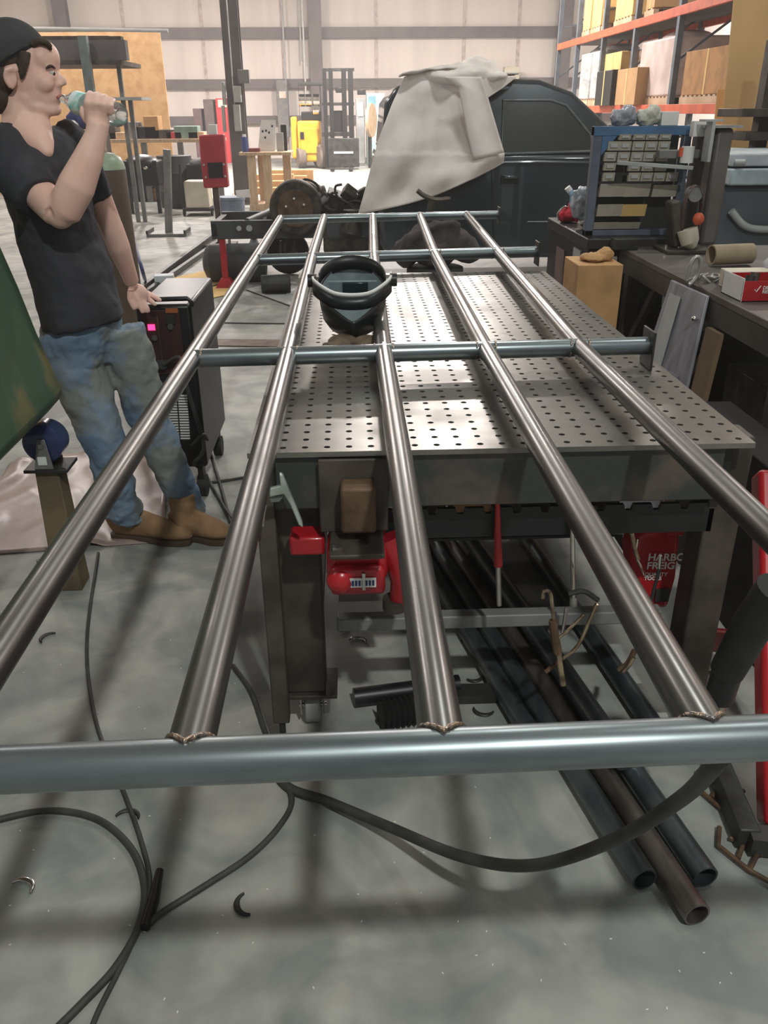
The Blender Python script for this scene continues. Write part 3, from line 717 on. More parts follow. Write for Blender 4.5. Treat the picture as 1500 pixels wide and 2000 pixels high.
# legs inside the jeans
b.tube([J(135, 650, 3.04), J(205, 830, 2.98), J(243, 1000, 3.10)], [.07, .05, .035], 14)
b.tube([J(225, 650, 3.1), J(305, 830, 3.10), J(388, 1015, 3.15)], [.07, .05, .035], 14)
E(66, 182, YH, (.072, .058, .054))
E(60, 205, YH, (.05, .05, .035)); E(56, 190, YH, (.062, .062, .050)); E(64, 222, YH, (.045, .045, .035))
b.build('body', m_skin, man, remesh=.0052, smooth=7)
# face details
for sg in (-1, 1):
    e = G().sph(J(101, 143, YH+sg*.031), (.011, .011, .008)).build('eye', mat('eye_white', (200, 190, 182), .3), man)
    G().sph(J(104, 143.5, YH+sg*.033), (.0068, .006, .006)).build('iris', mat('iris_brown', (46, 34, 28), .2), e)
    G().tube(bez([J(90, 134, YH+sg*.050), J(99, 129, YH+sg*.042), J(107, 133, YH+sg*.022)], 4), [.003]*2+[.0045]*5+[.003]*2, 8).build('eyebrow', m_hair, man)
G().tube(bez([J(112, 191, YH-.022), J(119, 187, YH-.006), J(119, 187, YH+.006), J(112, 191, YH+.022)], 4), .0048, 8).build('lips', mat('lip_skin', (176, 112, 102), .45), man)
def dome(c, r, p0_, nrm, name, m_, solid=.005):
    bm = bmesh.new(); bmesh.ops.create_uvsphere(bm, u_segments=48, v_segments=32, radius=1)
    for v in bm.verts: v.co = V((v.co.x*r[0], v.co.y*r[1], v.co.z*r[2]))+c
    bmesh.ops.bisect_plane(bm, geom=bm.verts[:]+bm.edges[:]+bm.faces[:], plane_co=p0_, plane_no=nrm, clear_outer=True)
    bm.verts.ensure_lookup_table(); g1 = G(); g1.v = [v.co.copy() for v in bm.verts]; bm.verts.index_update()
    g1.f = [tuple(v.index for v in f.verts) for f in bm.faces]; bm.free()
    return g1.build(name, m_, man, solid=solid, ang=70)
cc = J(30, 122, YH)
f1 = J(80, 86, YH); f2 = J(0, 140, YH); dd_ = (f2-f1).normalized(); nrm = V((-dd_.z, 0, dd_.x))
if nrm.z > 0: nrm = -nrm
cap = dome(cc+V((-.004, 0, .008)), (.112, .090, .112), f1, nrm, 'cap', m_cap, .006)
G().tube([cc+V((-.004, 0, .008))+V((.112*math.cos(a)*.93, .090*math.sin(a)*.93, 0))+V((0, 0, 1))*((f1.z-cc.z-.008)+(.112*math.cos(a)*.93+cc.x-.004-f1.x)*(dd_.z/dd_.x)) for a in [k*math.tau/40 for k in range(40)]], [(.003, .009)]*40, 8, closed=True).build('cap_band', m_cap, cap)
g = G()
for (x, y, r) in ((14, 150, (.070, .086, .062)), (8, 186, (.048, .078, .060)), (26, 118, (.088, .084, .05))): g.sph(J(x, y, YH), r, 22, 16)
for sg in (-1, 1):
    g.tube([J(48, 100, YH+sg*.070), J(46, 122, YH+sg*.076), J(43, 142, YH+sg*.076), J(42, 156, YH+sg*.072)], [(.012, .020), (.008, .018), (.006, .013), (.004, .006)], 14)
g.build('hair', m_hair, man, remesh=.0045, smooth=4)
g = G()
for q in range(9):
    y0 = YH-.052+q*.013
    g.tube(bez([J(62, 88, y0), J(78, 80, y0-.004), J(94, 84+(q % 2)*3, y0), J(100, 94+(q % 3)*5, y0+.002)], 4), [.011]*4+[.010]*4+[.007]*4+[.003], 8)
g.build('hair_tuft', m_hair, man, remesh=.004, smooth=3)
# t-shirt
tx = bpy.data.textures.new('cloth_folds', 'CLOUDS'); tx.noise_scale = .09; tx.noise_depth = 2
def cloth(g, name, m_, vox=.010, sm=5, st=.018, par=man, scale=.09):
    o = g.build(name, m_, par, remesh=vox, smooth=sm)
    t = bpy.data.textures.new(name+'_folds', 'CLOUDS'); t.noise_scale = scale; t.noise_depth = 2
    d = o.modifiers.new('folds', 'DISPLACE'); d.texture = t; d.strength = st; d.mid_level = .5; d.texture_coords = 'LOCAL'
    return o
g = G()
def ringtube(rows_, n=28): g.tube([J(x, y, Y) for (x, y, Y, a, c) in rows_], [(a, c) for (x, y, Y, a, c) in rows_], n)
ringtube([(62, 262, 3.04, .095, .080), (76, 285, 3.04, .158, .105), (84, 320, 3.04, .178, .122), (92, 370, 3.04, .186, .130), (110, 440, 3.05, .178, .130),
          (130, 500, 3.05, .176, .130), (146, 560, 3.05, .182, .136), (160, 606, 3.05, .186, .142), (166, 628, 3.05, .184, .142)])
g.tube([J(35, 278, 3.0), J(18, 300, 2.94), J(40, 345, 2.88), J(74, 386, 2.835)], [.075, .088, .084, .076], 22)
g.tube([J(118, 272, 3.08), J(148, 292, 3.13), J(172, 345, 3.18), J(192, 388, 3.21)], [.07, .072, .066, .060], 22)
cloth(g, 'tshirt', m_shirt, .008, 5, .030, scale=.11)
# jeans
g = G()
g.tube([J(164, 600, 3.06), J(160, 640, 3.07), J(158, 690, 3.07)], [(.165, .125), (.180, .135), (.16, .125)], 26)
g.tube([J(122, 650, 3.04), J(150, 720, 3.02), J(178, 790, 2.99), J(203, 860, 2.97), J(222, 930, 3.0), J(245, 1000, 3.08)], [.118, .108, .090, .080, .070, .068], 24)
g.tube([J(232, 645, 3.10), J(255, 700, 3.10), J(276, 770, 3.10), J(305, 850, 3.10), J(340, 930, 3.12), J(375, 1005, 3.15)], [.098, .092, .084, .076, .068, .066], 24)
for (x, y, Y, r) in ((238, 1002, 3.07, .07), (252, 1012, 3.09, .072), (380, 1012, 3.16, .066), (366, 1003, 3.15, .068)): g.sph(J(x, y, Y), (r, r, .018))
cloth(g, 'jeans', m_jeans, .008, 3, .030, scale=.07)
# boots
def boot(hp, tp, sx=1):
    h = P(*hp, z=0); t_ = P(*tp, z=0); d = (t_-h).normalized(); L = (t_-h).length; g = G()
    rr = []
    for (u, hw, hh) in ((0, .030, .05), (.06, .040, .062), (.25, .043, .062), (.42, .042, .058), (.58, .047, .047), (.75, .050, .038), (.9, .040, .030), (.98, .022, .018), (1.0, .01, .008)):
        rr.append((h+d*L*u+V((0, 0, .022+hh*.85)), (hw, hh)))
    g.tube([a for a, _ in rr], [c for _, c in rr], 20)
    g.tube([h+d*L*.22+V((0, 0, .05)), h+d*L*.18+V((0, 0, .20))], [.052, .056], 18)
    up_ = cloth(g, 'boot', m_boot, .006, 3, .006)
    n = V((-d.y, d.x, 0)); out = []
    prof = [(0, .022), (.03, .036), (.25, .036), (.45, .038), (.7, .050), (.88, .043), (.98, .024)]
    for (u, w_) in prof: out.append(h+d*L*u*1.02+n*w_)
    for (u, w_) in reversed(prof): out.append(h+d*L*u*1.02-n*w_)
    G().prism([o_+V((0, 0, .002)) for o_ in out], (0, 0, .022)).build('boot_sole', m_sole, up_, bevel=.003)
boot((222, 1046), (376, 1062)); boot((345, 1048), (452, 1060))
# bottle
bt = thing('water_bottle', 'clear plastic bottle with a teal and white label at the mouth of the drinking man', 'bottle', J(180, 212, 2.87))
p0 = J(123, 193, YH-.002); p1 = J(236, 226, 2.845); d = (p1-p0).normalized(); Rb = d.to_track_quat('Z', 'Y').to_matrix(); Lb = (p1-p0).length
m_pet = mat('clear_plastic', (226, 232, 232), .06, 0, (220, 228, 228), 3, trans=.85, ior=1.12)
G().lathe([(.010, 0), (.0135, .001), (.0135, .02), (.016, .026), (.030, .055), (.0345, .075), (.0345, Lb-.012), (.031, Lb-.003), (.022, Lb), (.012, Lb-.006)], p0, 28, Rb).build('bottle_body', m_pet, bt)
G().lathe([(.0352, 0), (.0352, .045)], p0+d*.068, 28, Rb).build('bottle_label', mat('teal_label', (226, 240, 238), .4, 0, (120, 200, 190), 24, (.45, .6)), bt)

# ------------------------------------------------------------------ big green tank the man leans on
Y1_ = 2.80
pr = [P(a, b_, Y=Y1_) for (a, b_) in ((-190, 60), (-90, 280), (0, 470), (40, 560), (76, 650), (108, 722), (124, 756), (126, 768))]
pr += [V((-1.06, Y1_, .665)), V((-1.2, Y1_, .625)), V((-1.5, Y1_, .58)), V((-2.0, Y1_, .6)), V((-2.3, Y1_, .8)), V((-2.4, Y1_, 1.3)), V((-2.1, Y1_, 1.8))]
m_tank = mat('green_gold_paint', (62, 88, 66), .55, 0, (150, 126, 74), 2.2, (.46, .62), .06, 8)
tk = G().prism(pr, (0, -2.3, 0)); tk.build('storage_tank', m_tank, bevel=.02, label='large dark green and gold mottled tank at the left edge that the man leans on', cat='tank')
# roller stand under the tank
wy = 2.74; wc = P(90, 860, Y=wy)
rs = thing('roller_stand', 'wooden post with an upturned caster and dark blue wheel under the green tank', 'roller stand', (wc.x-.02, wy, 0))
pz = P(90, 912, Y=wy).z
G().box((wc.x-.005, wy, pz/2), (.10, .10, pz), top=(.8, .8)).build('post', mat('stained_post', (118, 104, 78), .75, 0, (82, 72, 58), 5), rs, bevel=.004)
G().box((wc.x, wy, pz+.006), (.15, .12, .012)).build('caster_plate', m_dsteel, rs, bevel=.002)
G().prism([(wc.x-.038, wy-.055, pz+.012), (wc.x+.028, wy-.055, pz+.012), (wc.x+.016, wy-.055, wc.z+.022), (wc.x-.012, wy-.055, wc.z+.022)], (0, .006, 0)).build('fork', m_grey, rs, bevel=.003)
G().prism([(wc.x-.038, wy+.05, pz+.012), (wc.x+.028, wy+.05, pz+.012), (wc.x+.016, wy+.05, wc.z+.022), (wc.x-.012, wy+.05, wc.z+.022)], (0, .006, 0)).build('fork', m_grey, rs, bevel=.003)
G().box((wc.x-.005, wy-.0565, pz+.045), (.03, .002, .03)).build('sticker', m_white, rs)
G().tube([(wc.x, wy-.045, wc.z), (wc.x, wy-.038, wc.z), (wc.x, wy+.036, wc.z), (wc.x, wy+.044, wc.z)], [.055, .068, .068, .055], 36).build('wheel', mat('blue_wheel', (34, 46, 92), .25, coat=.4), rs)
G().cyl((wc.x, wy-.062, wc.z), (wc.x, wy+.06, wc.z), .009, n=12).build('axle_bolt', m_bright, rs)

# ------------------------------------------------------------------ welding machine
wy = 3.47; a = P(262, 596, Y=wy); c = P(372, 600, Y=wy); zb = .16; zt = a.z
wm = thing('welding_machine', 'black welding machine with a glowing red readout under the left hand of the man', 'welding machine', ((a.x+c.x)/2, wy+.3, 0))
G().bx(a.x, c.x, wy, wy+.62, zb, zt).build('cabinet', m_black, wm, bevel=.015)
px_ = lambda x, y, dy=0: P(x, y, Y=wy+dy)
pa, pb = px_(272, 606), px_(364, 730); m_panel = mat('dark_red_panel', (64, 40, 36), .4)
G().bx(pa.x, pb.x, wy-.006, wy+.004, pb.z, pa.z).build('control_panel', m_panel, wm, bevel=.002)
pa, pb = px_(289, 633), px_(304, 644)
G().bx(pa.x, pb.x, wy-.010, wy-.005, pb.z, pa.z).build('red_readout', mat('red_readout', (255, 40, 90), .4, emit=3.5), wm)
G().box(px_(314, 668)+V((0, -.008, 0)), (.005, .004, .22)).build('panel_divider', m_rust, wm)
pa, pb = px_(322, 614), px_(344, 632)
G().bx(pa.x, pb.x, wy-.016, wy-.006, pb.z, pa.z).build('switch_plate', m_dsteel, wm, bevel=.002)
G().box(px_(336, 606)+V((0, -.008, 0)), (.05, .004, .018)).build('orange_label', mat('orange_label', (170, 96, 50), .6), wm)
for (x, y) in ((333, 638), (302, 660)): G().cyl(px_(x, y, -.02), px_(x, y, .0), .012, n=16).build('control_knob', m_dsteel, wm)
for (x, y) in ((310, 712), (318, 712)): G().cyl(px_(x, y, -.03), px_(x, y, .0), .02, n=18).build('cable_socket', m_blackrub, wm)
pa, pb = px_(266, 745), px_(376, 862)
G().bx(pa.x, pb.x, wy-.004, wy+.004, pb.z, pa.z).build('louver_panel', m_blackrub, wm)
for (x0, x1) in ((325, 345), (348, 366)):
    for k in range(17):
        y = 772+k*5.2; u = px_(x0+k*.35, y); v_ = px_(x1+k*.35, y)
        if x0 == 325 and k < 3: continue
        G().bar(u+V((0, -.006, 0)), v_+V((0, -.006, 0)), .005, .006).build('louver_slat', m_white, wm)
G().tube([px_(262, 592, -.01), px_(262, 586, -.01), px_(366, 583, -.01), px_(374, 590, -.01), px_(374, 598, -.01)], .010, 12).build('handle_bar', m_black, wm)
for (x, y) in ((a.x+.04, wy+.06), (c.x-.04, wy+.06), (a.x+.04, wy+.56), (c.x-.04, wy+.56)):
    G().cyl((x-.02, y, .05), (x+.02, y, .05), .05, n=20).build('wheel', m_blackrub, wm)
    G().bx(x-.012, x+.012, y-.03, y+.03, .06, zb).build('wheel_bracket', m_dsteel, wm)
cable([px_(320, 712, -.03), px_(352, 700, -.07), px_(366, 760, -.07), px_(388, 830, -.06), px_(398, 870, -.06), P(392, 890, Y=wy-.05), P(380, 905, Y=wy-.02), P(396, 920, z=.02), P(420, 960, z=.008), P(446, 1005, z=.008), P(470, 1030, z=.008)], .009, 'grey welding cable hanging from the front of the welding machine to the floor')
cable([P(375, 870, Y=wy-.02), P(400, 850, Y=wy-.05), P(412, 890, z=.05), P(428, 940, z=.008), P(450, 1020, z=.008)], .008, 'second grey cable beside the welding machine reaching the floor')
cable([P(385, 945, z=.008), P(430, 940, z=.008), P(475, 933, z=.008), P(520, 925, z=.008), P(600, 900, z=.008)], .007, 'dark cable on the floor crossing behind the boots toward the table')
# plastic sheet on the floor
c = [P(20, 905, z=0), P(330, 860, z=0), P(320, 1060, z=0), P(-90, 1090, z=0)]
def sheet(u, v):
    p = c[0].lerp(c[1], u).lerp(c[3].lerp(c[2], u), v)
    return p+V((0, 0, .004+.035*max(0, mnoise.noise(V((u*7, v*5, 0))))))
g = G().grid(sheet, 40, 26)
g.build('plastic_sheet', mat('pink_grey_plastic', (168, 148, 142), .35, 0, (140, 122, 116), 5), label='crumpled pinkish plastic sheet on the floor behind the wooden roller post', cat='plastic sheet', solid=.003)
# ------------------------------------------------------------------ pickup truck behind the table
TY = 8.2; TWID = 1.75
tr = thing('pickup_truck', 'dark charcoal pickup truck cab parked behind the far end of the table', 'truck', (1.6, TY+TWID/2, 0))
Q = lambda x, y, Y=TY: P(x, y, Y=Y)
xr = Q(738, 300).x
low = [(xr, 1.24), (xr-.02, .9), (xr+.02, .45), (xr+.1, .32), (2.55, .30), (2.62, .62), (2.8, .86), (3.05, .93), (3.3, .86), (3.5, .6), (3.6, .42), (4.25, .45), (4.35, .8), (4.3, 1.08), (3.6, 1.18), (2.75, 1.24)]
g = G()
ins = [(0, .05), (.03, .0), (.5, .0), (TWID-.03, .0), (TWID, .05)]
g.prism([(a, TY, b_) for a, b_ in low], (0, TWID, 0)); g.build('body', m_truck, tr, bevel=.05)
# greenhouse
base = [(xr+.02, 1.2), (2.62, 1.2)]; yi = .05
def gh(y0, y1, inset):
    return [V((xr+.03, 0, 1.22)), V((xr+.07, 0, 1.66)), V((xr+.18, 0, 1.80)), V((1.1, 0, 1.865)), V((1.75, 0, 1.84)), V((2.05, 0, 1.74)), V((2.45, 0, 1.42)), V((2.68, 0, 1.22))]
pf = gh(0, 0, 0); n = len(pf)
def yofs(z): return .015+max(0, z-1.22)*.26
g = G(); vs = [V((p.x, TY+yofs(p.z), p.z)) for p in pf] + [V((p.x, TY+TWID-yofs(p.z), p.z)) for p in pf]
g.add(vs, [tuple(range(n)), tuple(range(2*n-1, n-1, -1))]+[(i, i+n, (i+1) % n+n, (i+1) % n) for i in range(n)])
g.build('cab_roof', m_truck, tr, bevel=.045)
def side(pts, off, name, m_, par, th=.012):
    return G().prism([V((x, TY+yofs(z)-off, z)) for (x, z) in pts], (0, th, 0)).build(name, m_, par, bevel=.003)
wpts = [Q(978, 300, TY+.06), Q(982, 196, TY+.15), Q(1075, 196, TY+.15), Q(1105, 206, TY+.14), Q(1150, 262, TY+.1), Q(1155, 295, TY+.06)]
side([(p.x, p.z) for p in wpts], .006, 'side_window', m_glass, tr)
m_trim = mat('window_trim', (128, 136, 138), .3, .4); wp = [V((p.x, TY+yofs(p.z)-.008, p.z)) for p in wpts]
G().tube(wp, .012, 8, closed=True).build('window_trim', m_trim, tr)
w2 = [(xr+.12, 1.27), (xr+.16, 1.68), (Q(945, 200).x, 1.72), (Q(945, 300).x, 1.27)]
side(w2, .006, 'rear_side_window', m_glass, tr)
# pillar highlight, door seams, belt crease, handle
def seam(pts, nm='door_seam', m_=m_black, r=.005, off=.0):
    G().tube([V((p.x, TY+(yofs(p.z) if p.z > 1.22 else 0)-off, p.z)) for p in pts], r, 8).build(nm, m_, tr)
seam([Q(958, 172), Q(959, 310), Q(962, 420), Q(966, 500)]); seam([Q(1172, 320), Q(1168, 420), Q(1150, 500)])
seam([Q(948, 180), Q(950, 300)], 'pillar_highlight', m_trim, .012)  # pale bar paints the highlight along the cab pillar
seam([Q(962, 318), Q(1050, 316), Q(1160, 318)], 'belt_crease', m_truck, .016)
seam([Q(1030, 433), Q(1080, 433), Q(1160, 432)], 'lower_trim', m_trim, .006, .0)
G().box(Q(995, 350)+V((0, -.006, 0)), (.17, .012, .075)).build('handle_recess', m_black, tr, bevel=.01)
G().box(Q(998, 346)+V((0, -.025, 0)), (.13, .018, .028)).build('door_handle', m_truck, tr, bevel=.008)
G().tube([(3.05, TY-.01, .38), (3.05, TY+.22, .38)], .36, 36).build('front_wheel', m_blackrub, tr)
G().tube([(3.05, TY+TWID-.22, .38), (3.05, TY+TWID+.01, .38)], .36, 36).build('front_wheel', m_blackrub, tr)
for (x, y) in ((805, 158), (1000, 162)):
    pass
G().bx(.5, 2.6, TY+.35, TY+TWID-.35, .28, .42).build('underbody', m_grime, tr)

# chassis of the truck, bed removed: rails, axle, driveline
x0 = Q(414, 450, 8.6).x; x1 = xr+.05
def rail(y, nm='frame_rail'):
    g = G(); zt, zb_ = .64, .47
    g.bx(x0, x1, y, y+.006, zb_, zt); g.bx(x0, x1, y, y+.075, zt-.006, zt); g.bx(x0, x1, y, y+.075, zb_, zb_+.006)
    return g.build(nm, mat('chassis_black', (74, 76, 80), .5, .2, (58, 58, 60), 5), tr, bevel=.003)
r1 = rail(8.55); r2 = rail(9.35)
for i, x in enumerate((-1.08, -.75, -.98, -.45)):
    G().cyl((x, 8.543, .57), (x, 8.549, .57), .024 if i != 2 else .03, n=18).build('rail_hole', m_white if False else m_lgrey, r1)
for x in (-1.0, -.62, -.9, -.35): G().cyl((x, 9.343, .58), (x, 9.349, .58), .022, n=16).build('rail_hole', m_lgrey, r2)
G().bx(x0, x0+.06, 8.55, 9.42, .49, .62).build('crossmember', m_dsteel, tr, bevel=.005)
G().bx(-.30, -.22, 8.55, 9.42, .48, .6).build('crossmember', m_grime, tr, bevel=.005)
G().tube([(x0+.35, 8.6, .63), (x0+.5, 9.0, .66), (x0+.62, 9.35, .70)], .03, 10).build('shock_absorber', m_grey, tr)
# drum wheel hub
hb = Q(578, 405, 8.5)
G().tube([(hb.x, 8.42, hb.z), (hb.x, 8.44, hb.z), (hb.x, 8.60, hb.z), (hb.x, 8.62, hb.z)], [.235, .25, .25, .22], 40).build('brake_drum', m_grime, tr)
G().tube([(hb.x, 8.40, hb.z), (hb.x, 8.425, hb.z)], .17, 32).build('drum_face', m_rust, tr)
for k in range(5):
    an = k*math.tau/5+.4; G().cyl((hb.x+.09*math.cos(an), 8.38, hb.z+.09*math.sin(an)), (hb.x+.09*math.cos(an), 8.40, hb.z+.09*math.sin(an)), .010, n=8).build('wheel_stud', m_white, tr)
G().cyl((hb.x, 8.6, hb.z), (hb.x, 9.9, hb.z), .05, n=16).build('rear_axle', m_grime, tr)
G().sph((hb.x+.02, 9.1, hb.z), (.17, .16, .17)).build('differential', m_grime, tr)
# greasy driveline lumps
random.seed(11)
g = G(); c1 = Q(620, 385, 8.9)
g.sph(Q(605, 385, 8.9), (.18, .18, .14)); g.cyl(Q(590, 400, 8.9), Q(640, 385, 8.9), .10, .12); g.cyl(Q(640, 400, 8.9), Q(700, 410, 8.9), .12, .09); g.cyl(Q(600, 410, 8.8), Q(622, 378, 8.7), .04)
g.box(Q(655, 392, 8.9), (.2, .25, .16), Rm(10, 20, 0)); g.box(Q(690, 400, 8.9), (.2, .2, .18), Rm(0, -15, 20)); g.box(Q(560, 395, 8.9), (.16, .2, .12), Rm(0, 15, 0))
for k in range(14):
    p = Q(random.uniform(560, 735), random.uniform(375, 430), 8.8); g.box(p, (random.uniform(.05, .13),)*2+(random.uniform(.04, .10),), Rm(random.uniform(0, 60), random.uniform(0, 60), random.uniform(0, 60)))
g.build('gearbox', m_grime, tr, bevel=.01)
g = G(); g.cyl(Q(640, 455, 8.7), Q(735, 470, 8.7), .13, .12); g.box(Q(700, 470, 8.8), (.7, .5, .16)); g.box(Q(660, 440, 8.8), (.3, .3, .14)); g.build('exhaust_shield', m_grime, tr, bevel=.02)
G().tube([Q(690, 410, 8.5), Q(690, 430, 8.5), Q(685, 455, 8.5)], [.10, .07, .11], 18).build('air_spring', m_grime, tr)
for pts in ([(600, 400), (612, 365), (575, 352), (560, 372)], [(588, 392), (592, 352), (620, 362), (622, 395)], [(560, 400), (545, 380), (556, 362), (580, 372)], [(688, 400), (660, 385), (655, 365), (668, 360)], [(700, 415), (682, 398), (694, 392), (720, 400)],
            [(650, 405), (646, 380), (660, 376)], [(560, 465), (556, 490), (562, 505)], [(575, 470), (578, 495), (576, 512)]):
    G().tube(bez([Q(a, b_, 8.75) for a, b_ in pts], 8), .012, 8).build('hose', m_grime, tr)
G().cyl(Q(588, 425, 8.5), Q(640, 385, 8.8), .035, n=14).build('drive_shaft', m_grey, tr)
for (x, y) in ((572, 512), (548, 500), (640, 500), (668, 505)): G().cyl(Q(x, y-30, 8.6), Q(x, y, 8.6), .012, n=8).build('hanging_bolt', m_grime, tr)
G().box(Q(545, 395, 8.9), (.08, .12, .22), Rm(0, 12, 0)).build('spring_hanger', m_grime, tr, bevel=.01)

# canvas cloth over the cab
def cq(u, v):
    L_ = [(790, 150), (765, 205), (738, 275), (720, 345), (700, 418)]; R_ = [(975, 152), (948, 200), (962, 262), (985, 300), (984, 318)]
    def pl_(a, t):
        t = t*(len(a)-1); i = min(int(t), len(a)-2); f = t-i; return (a[i][0]*(1-f)+a[i+1][0]*f, a[i][1]*(1-f)+a[i+1][1]*f)
    l = pl_(L_, v); r = pl_(R_, v); x = l[0]*(1-u)+r[0]*u; y = l[1]*(1-u)+r[1]*u
    y += (-24*math.sin(math.pi*min(1, u*1.0))*(1-v)) + 18*math.sin(u*math.pi)*v*0.9
    Y = TY-.02 + (yofs(1.22+max(0, (300-y))/150*.6) if y < 300 else 0) - .035 - .05*v
    Y += -.05*v**.5*(math.sin(u*9+v*1.5+1.5*mnoise.noise(V((u*2, v*3, 9))))+.45*math.sin(u*21+v*3+1))*min(1, .3+v) - .06*mnoise.noise(V((u*4, v*4, 2)))
    return P(x, y, Y=Y)
cv = thing('canvas_cloth', 'off white canvas cloth draped over the rear half of the dark truck cab', 'cloth', P(820, 418, Y=8.15))
G().grid(cq, 60, 60).build('drape', m_canvas, cv, solid=.012, ang=80)
def cf(u, v):
    L_ = [(868, 150), (895, 168), (904, 215), (914, 265), (925, 312)]; R_ = [(940, 150), (950, 180), (960, 215), (972, 255), (985, 298)]
    t = v*4; i = min(int(t), 3); f = t-i
    l = (L_[i][0]*(1-f)+L_[i+1][0]*f, L_[i][1]*(1-f)+L_[i+1][1]*f); r = (R_[i][0]*(1-f)+R_[i+1][0]*f, R_[i][1]*(1-f)+R_[i+1][1]*f)
    x = l[0]*(1-u)+r[0]*u; y = l[1]*(1-u)+r[1]*u
    return P(x, y, Y=8.07-.04*v-.02*math.sin(u*6))
G().grid(cf, 16, 24).build('folded_flap', m_canvas, cv, solid=.014)
# top roll and pointed corner lying on the roof
g = G()
def ct(u, v):
    x = 785+u*225; prof = 151-24*math.sin(math.pi*min(1, u*1.15))**.8 if u < .87 else 151-10
    Y = 8.22+v*.6; z = P(x, 160, Y=8.3).z*.0+1.885+.05*math.sin(math.pi*min(1, u*1.2))*(1-v)+.02*mnoise.noise(V((u*8, v*4, 5)))
    return V((P(x, 150, Y=8.3).x, Y, z))
G().grid(ct, 40, 14).build('roof_fold', m_canvas, cv, solid=.014, ang=80)
g = G(); g.sph(Q(918, 146, 8.35), (.26, .22, .10)); g.sph(Q(935, 136, 8.4), (.17, .2, .10)); g.sph(Q(870, 150, 8.35), (.2, .2, .07)); g.sph(Q(965, 150, 8.3), (.14, .16, .05)); cloth(g, 'cloth_heap', m_canvas, .02, 3, .07, cv, .18)
G().prism([P(940, 150, Y=8.16), P(1010, 150, Y=8.22), P(985, 170, Y=8.2), P(955, 190, Y=8.18), P(930, 200, Y=8.16), P(925, 170, Y=8.16)], (0, .012, 0)).build('pointed_corner', m_canvas, cv, bevel=.004)

# grey jackets heaped on a stool-like stand behind the table
jk = thing('jacket', 'dark grey jacket heaped behind the far end of the table', 'jacket', P(850, 520, Y=6.6))
g = G()
for (x, y, r) in ((800, 482, .12), (830, 468, .14), (865, 455, .12), (890, 470, .13), (850, 490, .16), (910, 490, .12), (880, 445, .08), (790, 500, .1)): g.sph(Q(x, y, 6.6), (r, r*.9, r*.8))
g.tube(bez([Q(835, 450, 6.5), Q(860, 440, 6.5), Q(886, 440, 6.5), Q(895, 455, 6.5)], 6), .035, 12); g.tube(bez([Q(790, 500, 6.5), Q(800, 470, 6.5), Q(830, 455, 6.5)], 6), .04, 12)
zj = Q(850, 505, 6.6).z
m_jk = mat('grey_cloth', (84, 78, 76), .95, 0, (62, 58, 58), 7, bump=.3)
cloth(g, 'jacket_folds', m_jk, .02, 3, .08, jk, .12)
t = thing('work_stool', 'low dark stool under the heaped grey jacket', 'stool', (Q(850, 500, 6.6).x, 6.6, 0)); sx_ = Q(850, 500, 6.6).x
G().cyl((sx_, 6.6, zj-.14), (sx_, 6.6, zj-.06), .22, n=28).build('seat', m_blackrub, t, bevel=.01)
for k in range(4):
    an = k*math.pi/2+.7; G().cyl((sx_+.1*math.cos(an), 6.6+.1*math.sin(an), zj-.13), (sx_+.24*math.cos(an), 6.6+.24*math.sin(an), 0), .015, n=10).build('leg', m_dsteel, t)
t = thing('jack_stand', 'dark stand with a curved cradle top rising in front of the canvas', 'stand', (Q(845, 500, 7.4).x, 7.4, 0))
G().tube(bez([Q(815, 372, 7.4), Q(830, 383, 7.4), Q(852, 390, 7.4), Q(880, 388, 7.4)], 6), [(.04, .02)]*18+[(.02, .01)], 12).build('cradle', m_bsteel, t)
bx0 = Q(838, 440, 7.4)
G().tube([Q(845, 392, 7.4), Q(836, 430, 7.4), V((bx0.x-.02, 7.4, .02))], .032, 14).build('post', m_bsteel, t)
G().box((bx0.x-.02, 7.4, .012), (.4, .4, .024)).build('base_plate', m_bsteel, t)

# ------------------------------------------------------------------ things on the floor between man and chassis
p = P(455, 510, Y=8.9)
g = thing('air_tank', 'dark grey cylindrical tank lying on the floor under the end of the chassis', 'tank', (p.x, 8.9, 0)); r = .19
G().tube([(p.x-.30, 8.9, r), (p.x-.27, 8.9, r), (p.x-.22, 8.9, r), (p.x+.28, 8.9, r), (p.x+.34, 8.9, r)], [.08, .15, r, r, .13], 32).build('tank_body', mat('tank_grey', (66, 70, 74), .5, 0, (56, 60, 64), 4), g)
G().cyl((p.x-.02, 8.9, r*2-.01), (p.x-.02, 8.9, r*2+.07), .015, n=10).build('valve', m_bright, g)
t = thing('jack_stand', 'small red jack stand under the end of the chassis rail', 'jack stand', (P(436, 490, Y=8.58).x, 8.58, 0)); xx = P(436, 490, Y=8.58).x
G().bx(xx-.03, xx+.03, 8.555, 8.6, .1, .468).build('post', m_red, t); G().box((xx, 8.58, .05), (.2, .2, .10), top=(.4, .4)).build('base', m_red, t, bevel=.005)
t = thing('grey_jug', 'pale grey blue plastic jug standing beyond the second cross pipe', 'jug', P(500, 525, z=0)); p = P(500, 528, z=0)
G().lathe([(.10, 0), (.13, .02), (.13, .22), (.05, .30), (.035, .34)], p, 24).build('jug_body', mat('jug_plastic', (138, 146, 158), .5), t); G().cyl(p+V((0, 0, .34)), p+V((0, 0, .37)), .04, n=16).build('jug_cap', m_dsteel, t)
p = P(565, 535, z=0); t = thing('tire', 'small black rubber tire standing on the floor beyond the second cross pipe', 'tire', p)
pts = [p+V((.17*math.cos(k*math.tau/28), 0, .23+.17*math.sin(k*math.tau/28))) for k in range(28)]
G().tube(pts, .06, 14, closed=True).build('tread', m_blackrub, t); G().cyl(p+V((0, -.03, .23)), p+V((0, .03, .23)), .12, n=24).build('rim', m_dsteel, t)
